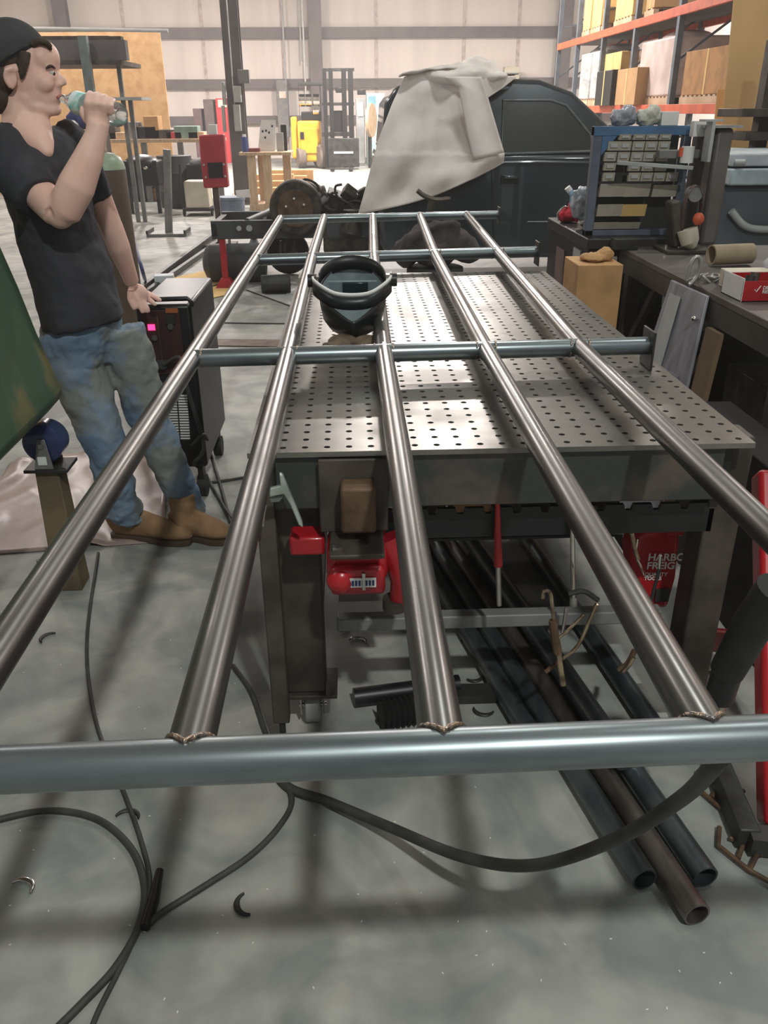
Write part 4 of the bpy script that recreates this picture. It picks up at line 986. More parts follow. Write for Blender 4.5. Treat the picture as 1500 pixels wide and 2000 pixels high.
t = thing('motor', 'dark electric motor lying on the floor just behind the far left corner of the table', 'motor', P(545, 575, z=0)); p = P(540, 575, z=0)
G().cyl(p+V((-.14, 0, .1)), p+V((.14, .02, .1)), .085, n=24).build('housing', m_dsteel, t, bevel=.008); G().cyl(p+V((.14, .02, .1)), p+V((.22, .02, .1)), .02, n=12).build('shaft', m_bright, t); G().box(p+V((0, 0, .012)), (.2, .16, .024)).build('foot', m_dsteel, t)
G().prism([P(480, 565, z=.012), P(560, 548, z=.012), P(630, 565, z=.012), P(575, 600, z=.012)], (0, 0, .004)).build('metal_sheet', m_lgrey, label='pale sheet of metal lying flat on the floor behind the table', cat='sheet')
c4 = [P(330, 545, z=.004), P(400, 530, z=.004), P(470, 545, z=.004), P(450, 575, z=.004), P(370, 592, z=.004)]
G().prism(c4, (0, 0, .006)).build('cardboard_sheet', m_cardy, label='tan cardboard sheet lying flat on the floor left of the first long pipe', cat='cardboard')
p = P(323, 560, z=.0)
G().box(p+V((0, 0, .06)), (.19, .14, .12), Rm(0, 0, 8)).build('paper_box', mat('white_blue_card', (214, 222, 228), .7), label='small white box on the floor above the welding machine', cat='box', bevel=.003)
cable([P(345, 558, z=.012), P(375, 566, z=.012), P(410, 560, z=.012), P(448, 552, z=.012), P(500, 546, z=.012)], .009, 'thin brown extension cord on the cardboard sheet')
G().box(P(450, 550, z=.03), (.09, .07, .05)).build('cord_plug', m_blackrub, label='black outlet block at the end of the brown extension cord', cat='plug', bevel=.006)
for (a, b_, zz, w_, lab) in (((270, 560), (418, 452), .10, .09, 'long dark steel rail on the floor behind the man, upper one'), ((286, 572), (434, 468), .03, .06, 'long dark steel rail on the floor behind the man, lower one')):
    pa = P(*a, z=zz); pb = P(*b_, z=zz); pa.z = pb.z = w_/2
    G().bar(pa, pb, .05, w_).build('steel_rail', m_dsteel, label=lab, cat='rail', bevel=.003)
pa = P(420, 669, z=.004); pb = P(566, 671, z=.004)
G().bar(pa, pb, .20, .008).build('shadow_strip', m_rust, label='brown painted shadow strip on the floor between the first and second long pipes', cat='bar')  # thin brown strip stands in for a shadow across the floor
cable([P(375, 629, z=.006), P(470, 631, z=.006), P(562, 632, z=.006), P(640, 633, z=.006)], .005, 'thin dark cord across the floor between the first two long pipes')

# ------------------------------------------------------------------ black cabinet and carton right of the table
def Zb(x0, y0, x1, y1, Y, D, g=None):
    a = P(x0, y0, Y=Y); c = P(x1, y1, Y=Y); return (g or G()).bx(a.x, c.x, Y, Y+D, c.z, a.z)
ct = thing('tool_cabinet', 'black steel tool cabinet with paper labels, right of the far end of the table', 'cabinet', (1.55, 5.0, 0))
G().bx(1.262, 1.70, 4.52, 5.45, .0, .93).build('cabinet_body', m_black, ct, bevel=.006)
G().bx(1.25, 1.72, 4.50, 5.47, .93, .985).build('cabinet_top', mat('black_edge', (54, 52, 52), .4, .2), ct, bevel=.006)
G().bx(1.31, 1.42, 4.512, 4.52, .74, .89).build('paper_label', m_white, ct); G().bx(1.255, 1.262, 4.65, 4.8, .72, .90).build('paper_label', m_lgrey, ct)
G().bx(1.255, 1.262, 5.0, 5.2, .55, .85).build('paper_label', mat('brown_label', (110, 90, 84), .7), ct)
G().bx(1.45, 1.6, 4.505, 4.52, .80, .82).build('drawer_pull', m_grey, ct)
G().bx(1.10, 1.32, 4.08, 4.36, .0, .92).build('carton', mat('tan_carton', (206, 160, 108), .85), label='tall tan cardboard carton standing in front of the black cabinet', cat='box', bevel=.004)
cx0 = 1.40; t = thing('paper_bag', 'crumpled tan paper bag on top of the tall tan carton', 'bag', (1.24, 4.2, .92))
g = G(); g.sph((1.20, 4.2, .935), (.06, .08, .02)); g.sph((1.27, 4.22, .945), (.04, .06, .035)); cloth(g, 'crumpled_bag', m_card, .006, 2, .03, t, .05)
# items on the cabinet top
def on(x, y, Y=4.6): return P(x, y, Y=Y)
t = thing('shop_rag', 'red shop rag and pouch on the front corner of the black cabinet', 'rag', (1.31, 5.2, .985))
g = G(); g.sph((1.31, 5.2, 1.03), (.06, .06, .045)); g.box((1.34, 5.2, 1.04), (.08, .07, .09), Rm(10, 15, 20)); cloth(g, 'rag', mat('red_cloth', (196, 44, 58), .8), .006, 2, .03, t, .05); G().tube(bez([V((1.25, 5.18, 1.0)), V((1.24, 5.17, 1.04)), V((1.27, 5.17, 1.075)), V((1.30, 5.19, 1.07))], 5), .006, 8).build('carabiner', m_bright, t)
t = thing('spray_bottle', 'white and light blue plastic bottle among clutter on the black cabinet', 'bottle', V((1.36, 5.0, .985)))
G().tube([on(1112, 372, 5.0), on(1119, 380, 5.0), on(1124, 395, 5.0), on(1130, 415, 5.0)], [.016, .018, .036, .038], 20).build('bottle_body', mat('pale_blue_plastic', (150, 190, 214), .35), t)
G().cyl(on(1108, 366, 5.0), on(1113, 373, 5.0), .018, n=16).build('bottle_cap', m_white, t)
G().tube([V((1.30, 4.83, 1.02)), V((1.34, 4.86, 1.04)), V((1.39, 4.9, 1.06))], .018, 14).build('chrome_tube', m_chrome, label='short chrome tube lying on the black cabinet beside the red rag', cat='tube')
t = thing('plastic_wrap', 'crumpled clear grey plastic wrap on the black cabinet against the bin rack', 'plastic wrap', V((1.38, 4.85, .985)))
g = G(); g.sph(on(1136, 395, 4.95), (.06, .06, .09)); g.sph((1.38, 4.95, 1.03), (.07, .06, .05)); cloth(g, 'wrap', mat('grey_plastic', (168, 174, 184), .3), .008, 2, .05, t, .05)

# blue framed rack of small parts bins
YB2 = 4.60; br = thing('bin_rack', 'blue framed parts rack holding rows of small beige bins', 'rack', (1.5, 4.75, .985))
Bp = lambda x, y, Y=YB2: P(x, y, Y=Y)
def bb(x0, y0, x1, y1, dY=0, D=.03): a = Bp(x0, y0, YB2+dY); c = Bp(x1, y1, YB2+dY); return G().bx(a.x, c.x, YB2+dY, YB2+dY+D, c.z, a.z)
xl, xr_ = Bp(1152, 350).x, Bp(1340, 350).x; zt, zb_ = Bp(1250, 246).z, .985
G().bx(xl, xl+.045, YB2, YB2+.05, zb_, zt).build('frame_post', m_greybl, br, bevel=.003)
G().bx(xr_-.04, xr_, YB2, YB2+.05, zb_, zt).build('frame_post', m_greybl, br, bevel=.003)
G().bx(xl, xr_, YB2-.004, YB2+.05, zt-.045, zt).build('frame_top', m_blue, br, bevel=.003)
G().prism([(xl+.045, YB2-.002, zt-.045), (xl+.12, YB2-.002, zt-.045), (xl+.045, YB2-.002, zt-.14)], (0, .006, 0)).build('corner_gusset', m_blue, br)
G().bx(xl, xr_, YB2, YB2+.05, zb_, zb_+.03).build('frame_bottom', m_greybl, br, bevel=.003)
G().bx(xl+.04, xr_-.03, YB2+.10, YB2+.11, zb_, zt-.04).build('back_panel', mat('rack_back', (52, 54, 52), .7), br)
rowsB = [(276, 294, [1188, 1210, 1236, 1261, 1286]), (262, 273, [1210, 1237, 1262, 1288]), (297, 315, [1181, 1207, 1233, 1257, 1283]), (318, 333, [1180]), (337, 354, [1178, 1228, 1252, 1277, 1302]), (320, 334, [1228, 1254, 1280])]
grp = 'small beige bins in the parts rack'
binp = None
for ri, (ya, yb, xs) in enumerate(rowsB):
    for q, x in enumerate(xs):
        a = Bp(x, ya); c = Bp(x+21, yb); w_, h_ = c.x-a.x, a.z-c.z
        if binp is None:
            binp = thing('parts_bin', 'x', 'bin', (0, 0, 0), grp)
            g = G(); g.prism([(0, 0, 0), (0, -.012, h_), (0, -.004, h_), (0, .02, h_*.6), (0, .02, 0)], (w_, 0, 0)); g.build('bin_body', m_bin, binp)
            G().bx(w_*.2, w_*.8, -.012, -.009, h_*.35, h_*.75).build('bin_label', m_lgrey, binp)
            o = binp; h0 = h_; GB = grp
        else: o = dup(binp, (0, 0, 0))
        o.location = (a.x, YB2, c.z)
        o.scale = (1, 1, h_/h0)
        o['label'] = 'small beige parts bin, %s from the left, %s row of the blue rack' % (['first', 'second', 'third', 'fourth', 'fifth'][q], ['second', 'top', 'third', 'short fourth left', 'fifth', 'half hidden fourth'][ri])
big = [(359, 384, 1172, 48), (359, 384, 1221, 46), (361, 384, 1275, 44), (399, 422, 1167, 46), (399, 422, 1215, 44), (434, 460, 1160, 44), (434, 460, 1204, 42)]
for i, (ya, yb, x, w_) in enumerate(big):
    a = Bp(x, ya); c = Bp(x+w_, yb); cz = max(c.z, .99+.03)
    o = thing('parts_bin', 'large beige parts bin, %s one of the lower rows in the blue rack' % ['upper left', 'upper middle', 'upper right', 'middle left', 'middle right yellowish', 'bottom left', 'bottom right'][i], 'bin', (a.x, YB2, cz), 'large beige bins in the parts rack')
    g = G(); g.prism([(a.x, YB2, cz), (a.x, YB2-.02, a.z), (a.x, YB2-.008, a.z), (a.x, YB2+.03, (a.z+cz)/2), (a.x, YB2+.03, cz)], (c.x-a.x, 0, 0)); g.build('bin_body', m_bin if i != 4 else m_cardy, o)
for (x0, y0, x1, y1, m_, lab, nm) in ((1195, 222, 1246, 246, mat('clear_bag', (160, 162, 172), .3), 'crumpled clear bag on top of the blue rack', 'plastic_bag'), (1246, 218, 1294, 246, mat('pale_paper', (204, 204, 190), .8), 'crumpled pale paper on top of the blue rack', 'paper_wad')):
    a = Bp(x0, y0); c = Bp(x1, y1); t = thing(nm, lab, 'bag', ((a.x+c.x)/2, YB2+.04, zt)); g = G(); cxm = (a.x+c.x)/2
    g.sph((cxm, YB2+.04, zt+.04), ((c.x-a.x)/2, .05, .045)); g.sph((cxm+.02, YB2+.04, zt+.05), ((c.x-a.x)/3, .05, .045)); cloth(g, 'crumple', m_, .006, 1, .04, t, .04)
a = Bp(1294, 220); c = Bp(1324, 246); G().bx(a.x, c.x, YB2, YB2+.06, zt, a.z+.005).build('white_box', m_white, label='small white carton on the right end of the blue rack top', cat='box', bevel=.003)
# ------------------------------------------------------------------ right side workbench with belt grinder and steel column
wb = thing('workbench', 'long dark steel workbench running along the right edge of the photo', 'workbench', (1.85, 3.7, 0))
m_bench = mat('bench_steel', (104, 98, 92), .5, .3, (80, 74, 70), 4, bump=.06)
G().bx(1.42, 2.35, 2.55, 4.48, .915, .945).build('bench_top', m_bench, wb, bevel=.004)
G().bx(1.42, 1.46, 2.55, 4.48, .83, .915).build('bench_apron', mat('bench_apron', (72, 66, 60), .6, .2), wb)
for (x, y) in ((1.48, 2.7), (1.48, 3.6), (1.48, 4.40), (2.28, 2.7), (2.28, 4.40)): G().bx(x-.035, x+.035, y-.035, y+.035, 0, .914).build('leg', m_bsteel, wb)
for (y0, y1) in ((4.35, 4.0), (3.55, 3.2)): G().bar((1.48, y0, .45), (1.48, y1, .85), .03, .04).build('leg_brace', m_bsteel, wb)
G().bx(1.5, 2.3, 2.7, 4.4, .2, .22).build('bench_shelf', m_dsteel, wb)
for (y0, y1, x0, x1, h, m_, lab) in ((3.0, 3.4, 1.6, 2.1, .4, m_bsteel, 'brown steel bin on the bench shelf, near one'), (3.75, 4.3, 1.6, 2.1, .45, m_black, 'black crate on the bench shelf, far one')):
    G().bx(x0, x1, y0, y1, .221, .22+h).build('storage_box', m_, bevel=.005, label=lab, cat='box')
# grey panel leaning on the bench front, with lettered sheets
pl0 = [P(1255, 700, Y=3.25), P(1318, 535, Y=3.35), P(1368, 560, Y=3.1), P(1345, 790, Y=2.95)]
m_gp = mat('streaked_grey_panel', (150, 150, 158), .45, .3, (120, 118, 124), 3, stretch=(6, 6, .5))
t = thing('leaning_panel', 'streaked pale grey metal panel leaning on the front of the workbench', 'panel', (1.33, 3.15, 0))
qa = [V((1.30, 3.5, .90)), V((1.385, 3.13, .90)), V((1.26, 3.02, .02)), V((1.12, 3.55, .02))]
qa = [V((1.385, 3.62, .93)), V((1.405, 3.27, .93)), V((1.25, 3.06, .0)), V((1.15, 3.50, .0))]
G().prism(qa, (.012, .0, .0)).build('panel_sheet', m_gp, t, bevel=.002)
def onq(u, v): return qa[0].lerp(qa[1], u).lerp(qa[3].lerp(qa[2], u), v)
for (u0, u1, v0, v1, m_) in ((.1, .4, .05, .7, m_lgrey), (.5, .8, .35, .8, mat('lilac_paper', (150, 142, 160), .6))):
    G().prism([onq(u0, v0)-V((.004, 0, 0)), onq(u1, v0)-V((.004, 0, 0)), onq(u1, v1)-V((.004, 0, 0)), onq(u0, v1)-V((.004, 0, 0))], (.002, 0, 0)).build('paper_strip', m_, t)
p = onq(.9, .1)-V((.012, 0, 0)); G().sph(p, .012).build('bolt_head', m_chrome, t)
t = thing('wooden_board', 'narrow brown wooden board leaning beside the streaked grey panel', 'board', (1.3, 2.95, 0))
G().prism([(1.40, 3.22, .82), (1.405, 3.10, .82), (1.26, 2.93, 0), (1.25, 3.03, 0)], (.02, 0, 0)).build('board', mat('old_board', (110, 88, 62), .8), t)

# steel mill column standing on the floor behind the bench
YM = 4.45; a = P(1385, 250, Y=YM); c = P(1440, 250, Y=YM)
mc = thing('milling_column', 'tall dark grey steel channel column behind the workbench, right of the parts rack', 'column', ((a.x+c.x)/2, YM+.12, 0))
G().bx(a.x, a.x+.035, YM, YM+.2, .946, a.z).build('front_plate', m_bsteel, mc, bevel=.003)
g = G(); m_colg = mat('column_grey', (116, 112, 108), .5, .3, (98, 92, 88), 3)
g.bx(a.x+.05, c.x, YM+.02, YM+.2, .946, a.z); g.build('column_body', m_colg, mc, bevel=.02)
G().bx(a.x-.03, c.x+.02, YM-.02, YM+.22, a.z, a.z+.012).build('cap_plate', m_bright, mc)
mc.location = mc.location
# ibeam clamp and white label on its top
bm = G(); xa = P(1352, 250, Y=4.5); xb = P(1378, 290, Y=4.5)
G().bx(xa.x, xb.x, 4.48, 4.53, P(0, 278, Y=4.5).z, P(0, 246, Y=4.5).z).build('white_box', m_white, label='small white box between the parts rack and the tall column', cat='box', bevel=.003)
t = thing('beam_piece', 'short pale steel I beam piece standing beside the tall column top', 'beam', V((P(1385, 300, Y=4.4).x, 4.4, 1.36)))
x_ = P(1386, 260, Y=4.4).x; g = G(); g.bx(x_-.045, x_+.045, 4.36, 4.44, 1.50+.04, 1.55); g.bx(x_-.008, x_+.008, 4.36, 4.44, 1.36, 1.54); g.build('web_and_flange', m_lgrey, t)
G().bx(P(1325, 0, Y=4.5).x, a.x+.01, 4.49, 4.55, 1.37, 1.41).build('cross_arm', m_grey, mc, bevel=.003)
sa = P(1206, 318, Y=4.42); sb = P(1352, 328, Y=4.42)
G().bar(sa, sb, .03, .018).build('measuring_bar', m_lgrey, mc, bevel=.002, label='pale horizontal bar in front of the parts bins')
# belt grinder
t = thing('belt_grinder', 'dark belt grinder with an orange knob on the bench between the bins and the column', 'grinder', V((1.66, 4.3, .946)))
gx = P(1345, 420, Y=4.3).x
G().bx(gx-.12, gx+.12, 4.2, 4.42, .946, .965).build('base', m_bsteel, t, bevel=.004)
G().box((gx-.06, 4.32, 1.08), (.05, .10, .22), Rm(0, -12, 0)).build('frame', m_bsteel, t, bevel=.01)
g = G(); pts = [(gx+.0+.045*math.cos(k*math.tau/24), 4.27, 1.13+.13*math.sin(k*math.tau/24)) for k in range(24)]; g.tube(pts, [(.025, .004)]*24, 8, closed=True); g.build('abrasive_belt', mat('belt_brown', (96, 76, 72), .9), t)
G().cyl((gx+.0, 4.25, 1.22), (gx+.0, 4.31, 1.22), .035, n=20).build('top_wheel', m_grey, t)
G().sph((gx+.02, 4.22, 1.11), (.028, .025, .03)).build('orange_knob', mat('orange_knob', (206, 92, 58), .5), t)
G().tube([(gx-.02, 4.24, 1.06), (gx+.0, 4.23, 1.0), (gx+.02, 4.23, .975)], [.05, .045, .02], 18).build('motor_cover', m_cream, t)
G().bx(P(1250, 0, Y=4.4).x, P(1300, 0, Y=4.4).x, 4.36, 4.45, .946, 1.0).build('metal_box', m_dsteel, label='small dark metal box on the far end of the workbench', cat='box', bevel=.003)
t = thing('spray_can', 'white and orange spray can on the bar beside the parts bins', 'can', P(1340, 320, Y=4.45)); pc = P(1340, 318, Y=4.45)
G().cyl(pc+V((0, 0, .0)), pc+V((0, 0, .075)), .032, n=20).build('can_body', m_white, t); G().cyl(pc+V((-.03, 0, .03)), pc+V((-.03, 0, .07)), .015, n=12).build('orange_cap', m_orange, t)

# chain and hooks, red box, things on the bench
bz = .946
def onb(px, py, dz=0): p = P(px, py, z=bz); return V((p.x, p.y, bz+dz))
t = thing('steel_hook', 'bent pale steel hook lying upright on the near part of the workbench', 'hook', onb(1345, 555))
h = lambda x, y, Y=3.42: P(x, y, Y=Y)
G().tube(bez([h(1342, 545), h(1350, 515), h(1360, 502), h(1368, 508), h(1364, 535), h(1352, 552), h(1345, 556)], 6), .008, 10).build('hook', mat('galvanized', (170, 170, 164), .4, .6), t)
t = thing('steel_chain', 'pale steel chain links heaped on the workbench beside the red box', 'chain', onb(1385, 555)); random.seed(5)
for k in range(9):
    p = onb(1352+k*9, 552-(k % 3)*4, .012); ax = Rm(random.uniform(0, 40), random.uniform(0, 40), random.uniform(0, 180))
    G().tube([p+ax @ V((.024*math.cos(q*math.tau/14), .013*math.sin(q*math.tau/14), 0)) for q in range(14)], .005, 8, closed=True).build('chain_link', mat('galvanized', (170, 170, 164)), t)
t = thing('cardboard_tube', 'short tan tube lying on the workbench behind the chain', 'tube', onb(1400, 520))
pt = onb(1385, 520, .05); G().pipe(pt, pt+V((.2, .03, 0)), .045, .038).build('tube_wall', mat('tan_tube', (158, 142, 116), .7), t)
yb_ = 3.04; a = P(1418, 540, Y=yb_); c = P(1530, 576, Y=yb_)
rb = thing('red_carton', 'open red carton with white lettering on the workbench at the right edge', 'box', (a.x+.15, yb_+.1, bz))
zz = bz+.075; g = G(); x0b, x1b = 1.455, 1.80; yb_ = 3.08
g.bx(x0b, x1b, yb_, yb_+.003, bz, zz); g.build('front_wall', m_red, rb)
G().bx(x0b, x1b, yb_+.18, yb_+.183, bz, zz).build('rear_wall', m_red, rb); G().bx(x0b, x0b+.003, yb_, yb_+.183, bz, zz+.01).build('side_wall', m_white, rb, label='white inner side flap'); G().bx(x0b, x1b, yb_, yb_+.18, bz, bz+.003).build('bottom', m_card, rb)
RX = Rm(90, 0, 0)
text('DEPENDABLE\nRESULTS', .017, (x0b+.075, yb_-.001, bz+.045), RX, m_white, rb, 'carton_lettering', align='LEFT')
G().tube([(x0b+.045, yb_-.001, bz+.045), (x0b+.052, yb_-.001, bz+.036), (x0b+.066, yb_-.001, bz+.058)], .002, 6).build('check_mark', m_white, rb)
random.seed(8)
for k in range(7):
    cxx = x0b+.04+k*.045; G().cyl((cxx, yb_+.05+(k % 2)*.06, bz+.02), (cxx+.01, yb_+.06+(k % 2)*.06, bz+.085), .018, n=16).build('socket', [m_dsteel, m_bsteel, m_bright][k % 3], label='steel fitting standing in the red carton, %s from the left' % ['first', 'second', 'third', 'fourth', 'fifth', 'sixth', 'seventh'][k], cat='fitting', group='fittings in the red carton')
t = thing('white_helmet', 'pale grey rounded bag lying behind the red carton at the right edge', 'bag', (1.78, 3.38, bz)); g = G(); g.sph((1.78, 3.38, bz+.07), (.11, .1, .075)); cloth(g, 'bag_shell', mat('pale_lilac', (176, 174, 184), .5), .008, 2, .02, t, .08); t.name = 'pale_bag'
G().bx(1.5, 1.75, 3.31, 3.40, bz, bz+.07).build('cream_box', m_cream, label='cream carton with loose parts behind the red carton', cat='box', bevel=.003)

# grey and white machine behind the bench at the right edge
mw = thing('sheet_metal_machine', 'grey machine with a white top cover behind the workbench at the right edge', 'machine', (2.9, 5.6, 0))
a = P(1430, 300, Y=5.2); c = P(1560, 328, Y=5.2); e = P(1430, 362, Y=5.2); x1m = a.x+1.2
G().bx(a.x, x1m, 5.2, 6.0, c.z+.01, a.z).build('upper_cover', mat('pale_cover', (196, 204, 208), .5), mw, bevel=.01)
G().bx(a.x, x1m, 5.17, 6.0, e.z, c.z).build('lower_cover', mat('pale_blue_cover', (176, 190, 196), .5), mw, bevel=.01)
G().bx(a.x-.05, x1m, 5.25, 5.9, 0, e.z-.004).build('machine_body', mat('machine_grey', (92, 98, 104), .5, .1, (70, 74, 78), 2), mw, bevel=.02)
G().cyl(P(1436, 318, Y=5.18), P(1456, 318, Y=5.15), .02, n=12).build('lever', m_lgrey, mw)
G().tube(bez([P(1428, 412, Y=5.22), P(1450, 438, Y=5.22), P(1475, 447, Y=5.22), P(1520, 448, Y=5.22)], 6), .022, 10).build('curved_guard', m_lgrey, mw)

# ------------------------------------------------------------------ red shop crane at the right edge
rc = thing('shop_crane', 'red steel shop crane at the right edge beside the pipe frame', 'crane', (1.0, 1.6, 0))
pA = V((1.015, 1.44, .03)); pB = P(1500, 925, Y=2.02)
pB = P(1512, 925, Y=2.0); G().bar(pA, pB, .10, .08, 0).build('mast', m_red, rc, bevel=.012)
cm1 = P(1385, 1248, Y=2.15); cm2 = P(1490, 1262, Y=1.9); G().bar(cm1, cm2, .05, .07).build('cross_member', m_red, rc, bevel=.008)
G().tube([P(1520, 1150, Y=1.30), P(1470, 1220, Y=1.33), P(1420, 1310, Y=1.36)], [.04, .038, .034], 24).build('rubber_sleeve', m_blackrub, rc)
G().tube([P(1428, 1290, Y=1.35), P(1405, 1360, Y=1.38)], .030, 20).build('ram_cylinder', m_black, rc); G().tube([P(1412, 1345, Y=1.37), P(1402, 1400, Y=1.4)], .012, 12).build('ram_rod', m_chrome, rc)
l0 = P(1395, 1480, z=.035); l1 = P(1462, 1640, z=.035); G().bar(l0, l1, .05, .06).build('floor_leg', m_dsteel, rc, bevel=.004)
G().bar(l1, V((1.16, 1.36, .035)), .05, .05).build('floor_leg', m_dsteel, rc)
def pronged(px, py, rz, lab):
    c = P(px, py, z=.012); R = Rm(0, 0, rz); g = G(); T = lambda a, b_: c+R @ V((a, b_, 0))
    g.tube([T(-.05, .06), T(-.06, .0), T(0, -.06), T(.05, -.09)], .006, 8); g.tube([T(-.02, -.03), T(.0, .02), T(-.03, .03)], .006, 8); g.tube([T(0, -.06), T(.04, .02), T(.03, .07)], .006, 8); g.tube([T(.03, -.01), T(.06, .02)], .006, 8)
    g.build('iron_hook', m_rust, label=lab, cat='hook', group='iron hooks by the crane', origin=c)
pronged(1405, 1545, -20, 'branched rusty iron hook on the floor left of the crane leg'); pronged(1455, 1660, -15, 'branched rusty iron hook on the floor in front of the crane')
G().bx(1.25, 1.40, 1.9, 2.9, 0, .62).build('gap_shade_block', mat('gap_shade_block', (24, 21, 21), .8), label='black block standing in for shade in the dark gap right of the welding table', cat='shade block', bevel=.005)  # added dark block stands in for the shade under the bench

# ------------------------------------------------------------------ pallet rack along the right
RX0 = 4.7; RXD = 1.05
rk = thing('pallet_rack', 'tall pallet rack with orange beams and grey uprights along the right side', 'rack', (RX0+.5, 14, 0))
def RY(px, py): return P(px, py, X=RX0).y
zl = P(1200, 196, X=RX0).z; zu = P(1330, 3, X=RX0).z
ups = [RY(px, 120) for px in (1320, 1237, 1176, 1126, 1090)]
m_upr = mat('rack_upright', (104, 112, 120), .5, .2)
for y in ups:
    u = G(); u.bx(RX0-.04, RX0+.04, y-.05, y+.05, 0, 4.6).build('upright', m_upr, rk); G().bx(RX0+RXD-.04, RX0+RXD+.04, y-.05, y+.05, 0, 4.6).build('upright', m_upr, rk)
    for k in range(4): G().bar((RX0, y, .2+k), (RX0+RXD, y, .95+k) if k % 2 == 0 else (RX0+RXD, y, .3+k), .03, .03).build('upright_brace', m_upr, rk)
yn = ups[0]-3.2; yf = ups[-1]
for z in (zl-.08, zu-.06):
    for x in (RX0-.02, RX0+RXD+.02): G().bx(x-.025, x+.025, yn, yf, z-.12, z).build('beam', m_orange, rk, bevel=.004)
    G().bx(RX0, RX0+RXD, yn, yf, z-.03, z-.005).build('deck', mat('rack_deck', (92, 84, 76), .8), rk)
G().bx(RX0-.04, RX0+.04, yn-.05, yn+.05, 0, 4.6).build('upright', m_upr, rk)
zl -= .08; zu -= .06
def pallet(y0, y1, z, lab):
    g = G(); x0_, x1_ = RX0+.03, RX0+1.0
    for x in (x0_+.04, (x0_+x1_)/2, x1_-.04): g.bx(x-.04, x+.04, y0, y1, z, z+.09)
    n_ = max(2, int((y1-y0)/.15))
    for k in range(n_): yy = y0+(y1-y0)*(k+.5)/n_; g.bx(x0_, x1_, yy-.045, yy+.045, z+.091, z+.11)
    g.build('pallet', m_pinewood, label=lab, cat='pallet')
def goods(px0, px1, pyt, z, m_, nm, lab, cat, wrap=False, D=.9, xo=.04, pal=True):
    ym = sorted((RY(px0, 150), RY(px1, 150))); y0, y1 = ym
    zt_ = P((px0+px1)/2, pyt, X=RX0).z; zz_ = z
    if pal: pallet(y0, y1, z, 'wooden pallet under the '+lab); zz_ = z+.111
    if zt_ < zz_+.2: zt_ = zz_+.3
    if z < zu-.5: zt_ = min(zt_, zu-.30)
    t = thing(nm, lab, cat, (RX0+xo+D/2, (y0+y1)/2, zz_))
    g = G().bx(RX0+xo, RX0+xo+D, y0+.02, y1-.02, zz_, zt_)
    if wrap:
        g.sph((RX0+xo+D/2, (y0+y1)/2, zt_), (D*.4, (y1-y0)*.35, .12)); o = g.build('wrapped_load', m_, t, bevel=.03)
    else:
        g.build('box_body', m_, t, bevel=.008); G().bx(RX0+xo-.003, RX0+xo-.001, (y0+y1)/2-.03, (y0+y1)/2+.03, zz_, zt_).build('tape', m_cardy, t)
m_wrap = mat('stretch_wrap', (190, 190, 188), .3, 0, (160, 162, 162), 3, stretch=(1, 1, 4)); m_wrapp = mat('pink_wrap', (222, 204, 198), .3, 0, (196, 176, 168), 3)
goods(1128, 1148, 92, zl, m_wrap, 'wrapped_pallet_load', 'farthest grey stretch wrapped load on the rack', 'wrapped load', True)
goods(1149, 1170, 88, zl, m_wrap, 'wrapped_pallet_load', 'second farthest grey stretch wrapped load on the rack', 'wrapped load', True)
goods(1174, 1206, 104, zl, m_cardy, 'tall_carton', 'pale yellow tall carton on the lower rack shelf', 'box')
goods(1241, 1306, 78, zl, m_wrapp, 'wrapped_pallet_load', 'pinkish plastic wrapped heap beside the near rack upright', 'wrapped load', True)
goods(1208, 1238, 95, zl, m_wrapp, 'wrapped_pallet_load', 'white plastic wrapped heap behind the brown rack carton', 'wrapped load', True, xo=.3, D=.7)
goods(1328, 1420, 95, zl, mat('big_carton', (176, 130, 80), .85), 'large_carton', 'large brown carton right of the near rack upright', 'box', pal=True)
goods(1180, 1212, 138, zl, m_black, 'black_bin', 'black bin on the edge of the lower rack shelf', 'bin', xo=-.14, D=.3, pal=False)
goods(1221, 1262, 134, zl, m_card, 'brown_carton', 'brown carton on the edge of the lower rack shelf', 'box', xo=-.14, D=.3, pal=False)
goods(1126, 1140, 2, zu, m_cardy, 'yellow_carton', 'pale carton on the upper rack shelf, farthest one', 'box'); goods(1142, 1160, -20, zu, m_cardy, 'yellow_carton', 'second farthest pale carton on the upper rack shelf', 'box')
goods(1162, 1173, 20, zu, m_cardy, 'yellow_carton', 'pale carton on the upper rack shelf, low third one', 'box'); goods(1185, 1218, -30, zu, m_cardy, 'yellow_carton', 'tall pale carton on the upper rack shelf', 'box'); goods(1241, 1258, -40, zu, m_card, 'yellow_carton', 'tan carton on the upper rack shelf beside the middle upright', 'box')
# leaning sheets of plywood in front of the rack
for i, (x0, yt, x1, xb0, xb1, Y, m_, lab) in enumerate(((1440, -60, 1620, 1400, 1560, 6.6, m_ply, 'large plywood sheet leaning at the upper right edge'), (1402, 175, 1440, 1385, 1415, 6.9, m_ply, 'small plywood offcut leaning left of the large sheet'))):
    tl, tr_ = P(x0, yt, Y=Y+.25), P(x1, yt, Y=Y+.25); bl, br_ = P(xb0, 470, Y=Y-.05), P(xb1, 470, Y=Y-.05); bl.z = br_.z = .01
    if i == 1: pass
    G().prism([tl, tr_, br_, bl], (0, .018, 0)).build('plywood_sheet', m_, label=lab, cat='plywood')
t = thing('steel_shelf_unit', 'dark steel cantilever shelf in front of the plywood at the right edge', 'shelf', (P(1480, 250, Y=6.1).x, 6.1, 0)); xs_ = P(1492, 250, Y=6.1).x
G().bx(xs_-.04, xs_+.04, 6.1, 6.2, 0, 2.0).build('post', m_bsteel, t)
for (py, x0) in ((212, 1438), (258, 1445)):
    a = P(x0, py, Y=6.0); G().bx(a.x, a.x+.9, 5.9, 6.3, a.z-.05, a.z).build('shelf_arm', m_bsteel, t, bevel=.003)

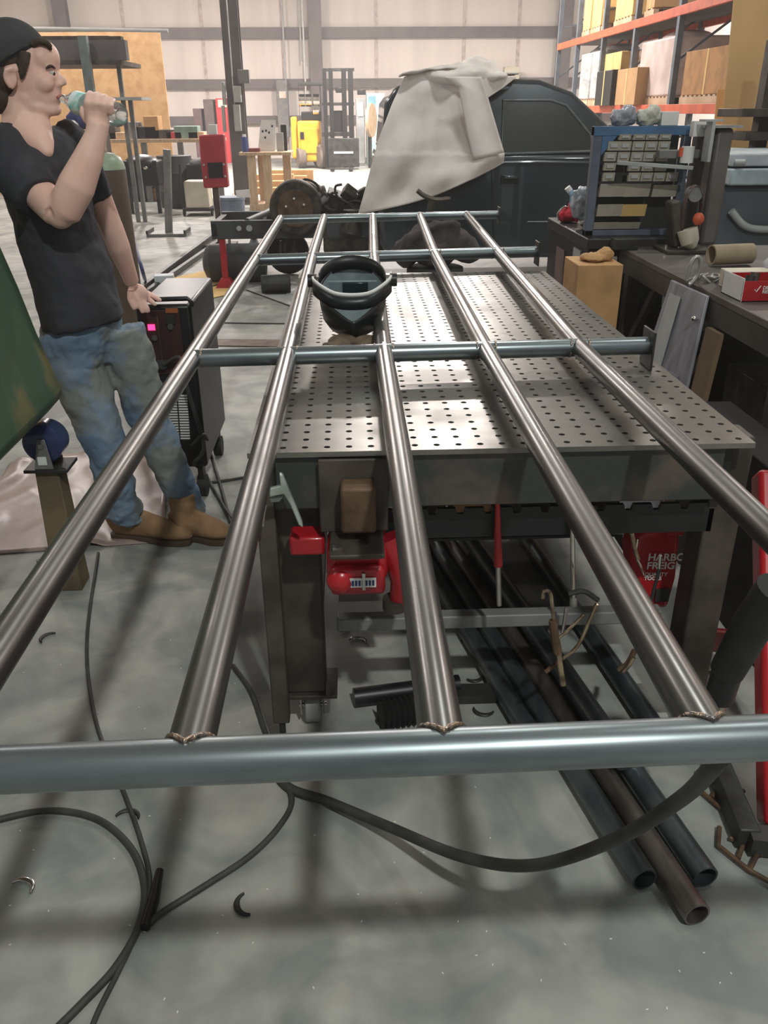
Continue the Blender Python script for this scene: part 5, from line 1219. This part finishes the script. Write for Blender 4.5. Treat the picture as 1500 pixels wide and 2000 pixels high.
# ------------------------------------------------------------------ forklift
FY = 26.6; fx = P(620, 325, z=0).x
FY = 27.0; FP = lambda x, y, Y=FY: P(x, y, Y=Y)
fk = thing('forklift', 'yellow forklift with a dark mast parked in the back of the shop', 'forklift', (FP(640, 325).x, FY+.8, 0))
fz = FP(640, 322).z
def fb(x0, y0, x1, y1, Y0, D, nm, m_, bev=.02):
    a = FP(x0, y0, Y0); c = FP(x1, y1, Y0); return G().bx(a.x, c.x, Y0, Y0+D, max(c.z, .02), a.z).build(nm, m_, fk, bevel=bev)
fb(567, 228, 583, 310, FY+.9, 1.0, 'counterweight', m_yellow, .05)
fb(580, 236, 628, 316, FY+.7, 1.1, 'body', m_yellow, .06)
fb(586, 250, 622, 300, FY+.66, .05, 'side_panel', m_yellow, .02); fb(586, 258, 594, 272, FY+.64, .02, 'number_plate', m_black, .0)
fb(588, 218, 628, 236, FY+.9, .8, 'seat_deck', m_black, .03)
for (x, y, r, Y_) in ((621, 307, .34, FY+.55), (581, 308, .30, FY+.8), (615, 307, .34, FY+1.6)):
    c = FP(x, y, Y_); c.z = r; G().tube([c+V((0, 0, 0)), c+V((.06, .02, 0)), c+V((.20, .06, 0)), c+V((.24, .07, 0))], [r*.85, r, r, r*.85], 28).build('wheel', mat('tire_grey', (120, 108, 98), .8), fk)
for x in (636, 648, 673, 686):
    a = FP(x-7, 133); c = FP(x+7, 326); G().bx(a.x, c.x, FY, FY+.18, .05, a.z).build('mast_rail', m_black, fk, bevel=.01)
for (y0, y1) in ((133, 139), (200, 206), (258, 266)): fb(628, y0, 692, y1, FY+.05, .1, 'mast_crossbar', m_dsteel, .01)
fb(640, 270, 702, 326, FY-.15, .15, 'load_carriage', m_dsteel, .02); fb(652, 296, 690, 300, FY-.17, .02, 'carriage_slot', m_lgrey, 0); fb(650, 216, 676, 262, FY+.2, .1, 'hydraulic_pack', m_black, .02)
for x in (650, 685): a = FP(x, 322); G().bx(a.x-.06, a.x+.06, FY-1.1, FY-.15, .03, .08).build('fork', m_dsteel, fk)
for (x0, x1) in ((582, 586), (624, 628)): fb(x0, 165, x1, 238, FY+.9, .06, 'guard_post', m_dsteel, 0)
fb(582, 160, 632, 166, FY+.7, 1.0, 'overhead_guard', m_dsteel, .01)
for (x, y) in ((664, 176), (706, 180)): G().box(FP(x, y, FY+.1), (.25, .1, .14)).build('work_light', m_black, fk, bevel=.02)
# welding wire spools / gas bottles on the forklift deck
for i, (x, y) in enumerate(((590, 196), (603, 196), (618, 196), (617, 214))):
    c = FP(x, y, FY+1.0); G().cyl(c+V((-.09, 0, 0)), c+V((.09, 0, 0)), .17, n=24).build('gas_cylinder_band', m_chrome, fk)
# machines behind the forklift
def wallbox(x0, y0, x1, y1, Y, D, m_, nm, lab, cat, bev=.02, extra=None):
    a = P(x0, y0, Y=Y); c = P(x1, y1, Y=Y); c.z = c.z if 'electrical' in cat else 0; t = thing(nm, lab, cat, ((a.x+c.x)/2, Y+D/2, max(0, c.z)))
    G().bx(a.x, c.x, Y, Y+D, max(0, c.z), a.z).build('housing', m_, t, bevel=bev)
    for (u0, v0, u1, v1, mm, pn) in (extra or []):
        aa = P(x0+(x1-x0)*u0, y0+(y1-y0)*v0, Y=Y); cc = P(x0+(x1-x0)*u1, y0+(y1-y0)*v1, Y=Y)
        G().bx(aa.x, cc.x, Y-.03, Y-.001, cc.z, aa.z).build(pn, mm, t)
    return t
wallbox(716, 182, 752, 300, 29, 1.5, m_teal, 'machining_center', 'pale teal machine behind the forklift beside the truck', 'machine', extra=[(.1, .05, .5, .25, mat('screen_blue', (120, 170, 186), .4), 'screen')])
wallbox(695, 192, 713, 280, 30, 1.2, m_lgrey, 'control_cabinet', 'light grey cabinet between the forklift mast and the teal machine', 'cabinet', extra=[(.2, .1, .8, .4, m_white, 'door_panel')])
wallbox(538, 156, 566, 268, 33.2, .5, m_grey, 'electrical_panel', 'tall grey electrical panel on the back wall left of the forklift', 'electrical panel', extra=[(.25, .2, .75, .32, mat('panel_sign', (226, 206, 190), .6), 'sign')])
t = thing('tan_disc', 'round tan disc standing right of the forklift mast', 'disc', P(722, 262, Y=27.5)); c = P(722, 235, Y=27.5); G().tube([c, c+V((.09, -.03, 0))], [.46, .46], 32).build('disc', m_pinewood, t); G().cyl(c+V((0, .05, -.1)), V((c.x, c.y+.05, 0)), .06).build('stand', m_dsteel, t)
wallbox(396, 194, 420, 250, 31, 1, mat('brown_cab', (92, 78, 78), .6), 'dark_cabinet', 'dark grey cabinet left of the red cabinet by the back wall', 'cabinet')
wallbox(420, 192, 446, 250, 31, 1, mat('cab_red', (206, 50, 56), .5), 'red_cabinet', 'bright red cabinet by the back wall behind the column', 'cabinet', extra=[(.2, .05, .9, .3, m_cream, 'paper_sign')])
wallbox(376, 212, 396, 252, 31, 1, mat('brown_mach', (96, 74, 74), .6), 'brown_cabinet', 'low brown cabinet left of the dark grey cabinet', 'cabinet')
wallbox(986, 130, 1014, 158, 33.2, .4, m_cream, 'wall_box', 'small cream box on the back wall above the truck roof', 'electrical box')
for i, px in enumerate((555, 594, 588)):
    x = P(px, 100, Y=33.6).x; z0 = P(px, (156, 190, 120)[i], Y=33.6).z
    G().cyl((x, 33.6, z0), (x, 33.6, CH), .03, n=8).build('conduit', m_white if i == 1 else m_lgrey, label=['grey conduit rising from the electrical panel', 'white conduit dropping behind the forklift', 'thin grey pipe beside the white conduit'][i], cat='conduit')
x0c = P(0, 52, Y=12); x1c = P(325, 60, Y=12)
G().cyl((x0c.x-1, 12, x0c.z), (x1c.x+.02, 12, x1c.z), .022, n=10).build('overhead_conduit', m_white, label='white horizontal conduit high at the upper left', cat='conduit')

# ------------------------------------------------------------------ pine work stand with things on it
sx, sy = P(517, 412, z=0).x, 15.8
st = thing('pine_stand', 'tall pine wood work stand left of the forklift', 'stand', (sx, sy+.3, 0)); zt = .96
x0, x1 = P(466, 297, Y=15.6).x, P(568, 297, Y=15.6).x
G().bx(x0, x1, 15.6, 16.4, zt-.05, zt).build('top', m_pinewood, st, bevel=.005)
for (a_, y) in ((.22, 15.7), (.52, 15.7), (.36, 16.3), (.86, 16.3)): x = x0+(x1-x0)*a_; G().bx(x-.07, x+.07, y-.05, y+.05, .1, zt-.05).build('leg', m_pinewood, st)
G().bx(x0+.12, x1-.14, 15.62, 16.36, .0, .12).build('base', m_pinewood, st, bevel=.005)
def onst(x, w_, y, h_, D, m_, nm, lab, cat, n=None, yy=15.75):
    a = P(x, 297, Y=yy); G().bx(a.x-w_/2, a.x+w_/2, yy, yy+D, zt, zt+h_).build(nm, m_, label=lab, cat=cat, bevel=.004)
t = thing('blue_can', 'blue spray can on the left of the pine stand', 'can', (P(479, 297, Y=15.75).x, 15.75, zt)); xx = P(479, 297, Y=15.75).x; G().cyl((xx, 15.75, zt), (xx, 15.75, zt+.24), .055).build('can_body', mat('can_blue', (70, 84, 140), .4), t); G().cyl((xx, 15.75, zt+.24), (xx, 15.75, zt+.28), .03).build('can_cap', m_white, t)
t = thing('sign_board', 'white board with black and red marks leaning upright on the pine stand', 'board', (P(520, 297, Y=16).x, 16, zt))
a = P(504, 296, Y=16); c = P(541, 234, Y=16); G().prism([(a.x, 16, zt), (a.x+.30, 16.0, zt), (a.x+.34, 16.05, c.z), (a.x+.09, 16.05, c.z-.0), (a.x+.06, 16.04, c.z-.1)], (0, .012, 0)).build('board', m_white, t)
for (u, v_) in ((.1, .32), (.16, .33), (.21, .30), (.14, .22), (.27, .4)): G().box((a.x+u, 15.995+v_*.12, zt+v_), (.03, .01, .035), Rm(0, 20*v_, 0)).build('mark', m_black, t)
onst(495, .22, 0, .06, .15, mat('dull_red', (140, 80, 80), .6), 'small_box', 'small dull red box on the pine stand between the can and the board', 'box')
onst(548, .12, 0, .3, .06, m_lgrey, 'grey_bracket', 'pale grey upright bracket at the right of the pine stand', 'bracket', yy=15.9)
onst(556, .10, 0, .42, .05, m_dsteel, 'dark_bracket', 'dark tall bracket at the right end of the pine stand', 'bracket', yy=16.1)
t = thing('grey_bucket', 'grey blue plastic bucket on the floor left of the pine stand', 'bucket', P(452, 412, Y=13.2)); p = P(452, 400, Y=13.2)
G().lathe([(.17, 0), (.19, .02), (.20, .42), (.21, .42), (.21, .46), (.18, .46)], (p.x, 13.2, .0), 28).build('bucket', mat('bucket_plastic', (120, 134, 150), .5), t)
G().prism([P(460, 372, Y=13.0), P(486, 370, Y=13.0), P(490, 386, Y=13.0), P(462, 385, Y=13.0)], (0, .01, 0)).build('paper_sheet', m_white, t)  # separate paper sheet, only parented to the bucket
# clutter of timber behind the stand
random.seed(21)
for k in range(6):
    yy = 19+k*.5; x = P(500+k*14, 330, Y=yy).x; G().bx(x-.5, x+.5, yy, yy+.3, 0, .12+.1*(k % 3)).build('timber', m_card, label='%s low timber stack on the floor behind the pine stand' % ['nearest', 'second nearest', 'third nearest', 'fourth nearest', 'fifth nearest', 'farthest'][k], cat='timber', group='timber stacks behind the pine stand')

# red control box on a pole
ry = 11.4; q2 = lambda x, y, Y=ry: P(x, y, Y=Y)
rp_ = thing('red_control_box', 'red box with a black window on a pole stand left of the column', 'control box', (q2(416, 440).x, ry, 0))
g = G(); g.prism([q2(388, 264), q2(437, 262), q2(441, 315), q2(446, 366), q2(398, 368), q2(392, 320)], (0, .16, 0)); g.build('box_shell', m_reddull, rp_, bevel=.02)
G().prism([q2(405, 318, ry-.012), q2(434, 317, ry-.012), q2(436, 347, ry-.012), q2(408, 348, ry-.012)], (0, .012, 0)).build('black_window', m_black, rp_)
for (x, y) in ((398, 322), (437, 321), (402, 346), (440, 344)): G().cyl(q2(x, y, ry-.01), q2(x, y, ry), .014, n=10).build('bolt', m_lgrey, rp_)
pz = q2(418, 368).z; px0 = q2(420, 370).x
G().bx(px0-.035, px0+.035, ry+.05, ry+.12, 0, pz).build('pole', m_bsteel, rp_); G().bx(px0-.2, px0+.2, ry-.1, ry+.3, 0, .03).build('base_plate', m_bsteel, rp_)
G().box(q2(414, 250)+V((0, .08, -.03)), (.1, .1, .14)).build('white_block', m_white, label='small white block on top of the red control box', cat='block', bevel=.006)
# pole stand, drum
py_ = 12.6; x = P(325, 440, z=0).x*12.6/P(325, 440, z=0).y; zt_ = P(318, 292, Y=py_).z
t = thing('pole_stand', 'grey pole stand with a flat base on the floor left of the red control box', 'stand', (P(328, 437, Y=py_).x, py_, 0)); x = P(328, 437, Y=py_).x
G().tube([(x, py_, .03), (P(316, 292, Y=py_).x+.07, py_, zt_)], [.055, .055], 16).build('pole', m_grey, t)
G().bx(x-.28, x+.28, py_-.2, py_+.2, 0, .04).build('base_plate', m_grey, t, bevel=.004); G().bx(x-.28, x-.25, py_-.22, py_+.2, .04, .09).build('base_lip', m_dsteel, t); G().bx(x+.25, x+.28, py_-.22, py_+.2, .04, .09).build('base_lip', m_dsteel, t)
p = P(348, 372, z=0); Yd = 16.5; xd = P(344, 350, Y=Yd).x
t = thing('steel_drum', 'black open drum standing behind the grey pole stand', 'drum', (xd, Yd, 0)); G().lathe([(.3, 0), (.31, .02), (.31, .28), (.325, .3), (.31, .32), (.31, .58), (.325, .6), (.31, .62), (.31, .88), (.28, .88)], (xd, Yd, 0), 32).build('drum', mat('drum_black', (58, 60, 64), .6), t)
yc = 15.0; xc = P(384, 380, Y=yc).x
t = thing('welding_cart', 'cream box on a small wheeled cart behind the red control box', 'cart', (xc, yc, 0)); G().bx(xc-.2, xc+.2, yc, yc+.4, .12, .55).build('box', m_cream, t, bevel=.02); G().bx(xc-.25, xc+.25, yc-.05, yc+.45, .08, .12).build('deck', m_dsteel, t)
for s_ in (-1, 1): G().cyl((xc+s_*.25, yc, .07), (xc+s_*.22, yc, .07), .07).build('wheel', m_blackrub, t)
G().tube([(xc-.24, yc, .1), (xc-.26, yc, .5), (xc-.24, yc+.1, .8)], .02, 8).build('handle', m_black, t)
# left workbench row with clutter
yw = 17.5; a = P(205, 300, Y=yw); c = P(400, 300, Y=yw)
t = thing('long_bench', 'long cluttered workbench against the left plywood wall', 'workbench', ((a.x+c.x)/2, yw+.5, 0)); ztb = P(300, 272, Y=yw).z
G().bx(a.x, c.x+.3, yw, yw+1.0, ztb-.06, ztb).build('top', m_pinewood, t)
for u in (0, .33, .66, 1): xx = a.x+(c.x+.2-a.x)*u; G().bx(xx, xx+.1, yw+.02, yw+.12, 0, ztb-.06).build('leg', m_grey, t)
G().bx(a.x+.05, c.x+.2, yw+.05, yw+.95, .35, .4).build('shelf', m_lgrey, t)
random.seed(4)
its = [(212, .35, .25, m_bsteel, 'brown'), (232, .3, .12, m_pinewood, 'pale wood'), (262, .25, .3, m_grey, 'grey'), (288, .4, .22, m_black, 'black'), (300, .28, .4, m_card, 'tan'), (320, .34, .16, m_bsteel, 'dark brown'), (342, .3, .12, m_reddull, 'dull red'), (366, .45, .22, mat('green_bin', (120, 146, 134), .6), 'green grey'), (385, .3, .12, m_pinewood, 'flat pale')]
for (px, w_, h_, m_, cn) in its:
    xx = P(px, 270, Y=yw+.3).x; G().bx(xx-w_/2, xx+w_/2, yw+.2, yw+.6, ztb, ztb+h_).build('bench_box', m_, label=cn+' box on the long cluttered workbench', cat='box', bevel=.01)
for (px, w_, h_, m_, cn) in [(220, .34, .3, m_bsteel, 'brown'), (255, .36, .35, m_black, 'black'), (290, .36, .3, m_dsteel, 'dark grey'), (375, .4, .35, m_bsteel, 'rusty brown')]:
    xx = P(px, 270, Y=yw+.3).x; G().bx(xx-w_/2, xx+w_/2, yw+.2, yw+.7, .401, .40+h_).build('shelf_box', m_, label=cn+' box on the shelf under the long workbench', cat='box', bevel=.01)
for (px, w_, h_, m_, cn) in [(235, .36, .28, m_dsteel, 'dark grey'), (270, .38, .3, m_black, 'black'), (305, .35, .25, m_card, 'tan')]:
    xx = P(px, 270, Y=yw+.3).x; G().bx(xx-w_/2, xx+w_/2, yw+.15, yw+.7, 0, h_).build('floor_box', m_, label=cn+' box on the floor under the long workbench', cat='box', bevel=.01)
# scrap machines in front of the bench
for (px, y_, w_, h_, cn, m_) in ((275, 15.6, .6, .95, 'black covered machine with chrome bits left of the drum', m_black), (392, 16.2, .5, .85, 'black covered machine right of the drum', m_blackrub)):
    xx = P(px, 300, Y=y_).x; tt = thing('covered_machine', cn, 'machine', (xx, y_, 0)); g = G(); g.bx(xx-w_/2, xx+w_/2, y_-.2, y_+.3, .45, h_*.9); g.sph((xx, y_, h_*.85), (w_*.5, .3, .14)); g.build('cover', m_, tt, bevel=.03)
    for s_ in (-1, 1): G().bx(xx+s_*w_*.4-.03, xx+s_*w_*.4+.03, y_-.15, y_-.09, 0, .45).build('leg', m_dsteel, tt)
    G().sph((xx+.1, y_-.22, .75), .045).build('chrome_knob', m_chrome, tt)
# plywood partition and timber rack on the left
yp = 19.5; xa = P(316, 100, Y=yp).x; xq = P(60, 100, Y=yp).x
S('wall_partition', G().bx(xq-4, xa, yp, yp+.05, 0, P(300, 62, Y=yp).z), m_osb)
cr_ = thing('cantilever_rack', 'steel rack holding dark lumber and bar stock above the left workbench', 'rack', (P(165, 120, Y=14).x, 14, 0)); rz = P(180, 118, Y=14).z
for px in (168, 60): x = P(px, 120, Y=13.8).x; G().bx(x-.06, x+.06, 13.75, 13.87, 0, P(170, 70, Y=13.8).z).build('post', mat('rack_green_grey', (112, 124, 120), .6), cr_)
aL = P(60, 125, Y=14).x; aR = P(240, 125, Y=14).x
G().bx(aL, aR, 13.9, 15.2, rz-.06, rz).build('deck', m_bsteel, cr_); 
zz2 = P(200, 190, Y=14).z; G().bx(P(150, 0, Y=14).x, P(256, 0, Y=14).x, 13.9, 14.6, zz2-.04, zz2).build('lower_deck', m_lgrey, cr_)
for px in (254, 240): x = P(px, 200, Y=14.2).x; G().bx(x-.03, x+.03, 14.2, 14.26, 0, zz2-.04 if px == 254 else rz-.06).build('post', m_grey, cr_)
for k, (dy, h_, e_) in enumerate(((0, .16, 235), (.2, .22, 228), (.45, .12, 215), (.7, .26, 205))):
    G().bx(aL, P(e_, 0, Y=14+dy).x, 13.95+dy, 14.12+dy, rz, rz+h_+.1).build('lumber_bundle', m_bsteel if k % 2 else m_colpaint, label='dark bundle of bar stock on the left rack, %s' % ['front one', 'second from the front', 'third from the front', 'rear tallest one'][k], cat='lumber', group='bar stock on the left rack')
t = thing('cloth_pile', 'blue and white cloths on the rack shelf behind the man', 'cloths', P(145, 240, Y=13)); g = G(); g.sph(P(146, 232, Y=13), (.12, .1, .10)); g.sph(P(160, 240, Y=13), (.1, .1, .08)); cloth(g, 'blue_cloth', mat('navy_cloth', (52, 58, 110), .9), .015, 2, .06, t, .1); g = G(); g.sph(P(146, 258, Y=12.9), (.09, .08, .16)); cloth(g, 'white_cloth', m_white, .015, 2, .06, t, .1)
G().bx(P(120, 0, Y=13).x, P(170, 0, Y=13).x, 12.8, 13.2, 0, P(0, 262, Y=13).z).build('cloth_stand_box', m_bsteel, label='brown box holding the cloths behind the man', cat='box')
# gas cylinder with pale green shoulder behind the man
yg = 5.0; xg = P(207, 330, Y=yg).x; gc = thing('gas_cylinder', 'brown gas cylinder with a pale green shoulder standing behind the man', 'gas cylinder', (xg, yg, 0)); zg = P(205, 332, Y=yg).z
G().lathe([(.10, 0), (.105, .02), (.105, zg), (.103, zg+.005)], (xg, yg, 0), 32).build('cylinder_body', mat('cylinder_brown', (96, 80, 66), .6, 0, (80, 66, 54), 3), gc)
G().lathe([(.105, 0), (.10, .03), (.085, .06), (.05, .08), (.03, .085)], (xg, yg, zg+.003), 32).build('cylinder_shoulder', mat('cylinder_green', (160, 176, 150), .4), gc)
G().cyl((xg, yg, zg+.08), (xg, yg, zg+.13), .018).build('valve', m_bright, gc)
cable([P(222, 300, Y=10), P(232, 340, Y=9), P(245, 400, Y=8), P(262, 470, Y=7.2), P(280, 535, Y=6.8), P(284, 548, z=.01)], .014, 'dark blue hose hanging behind the man down to the floor', mat('blue_hose', (58, 64, 110), .5))
cable([P(218, 300, Y=11), P(226, 350, Y=10.6), P(232, 400, Y=10.4), P(236, 440, Y=10.6), P(240, 478, z=.01)], .012, 'thin dark cord beside the dark blue hose')
# ------------------------------------------------------------------ thin haze volume added to wash out the far end of the shop
hz = bpy.data.materials.new('shop_haze'); hz.use_nodes = True; nt = hz.node_tree; nt.nodes.clear()
out = nt.nodes.new('ShaderNodeOutputMaterial'); vs_ = nt.nodes.new('ShaderNodeVolumeScatter')
vs_.inputs['Color'].default_value = (1, .97, .95, 1); vs_.inputs['Density'].default_value = 0.0045; vs_.inputs['Anisotropy'].default_value = 0.3
nt.links.new(vs_.outputs[0], out.inputs['Volume'])
hb_ = G().bx(XL-.6, XR+.6, YB-.5, FW+.6, -.5, CH+.5).build('air_haze', hz, kind='stuff', label='thin haze added in the air to veil the far shop', cat='haze')
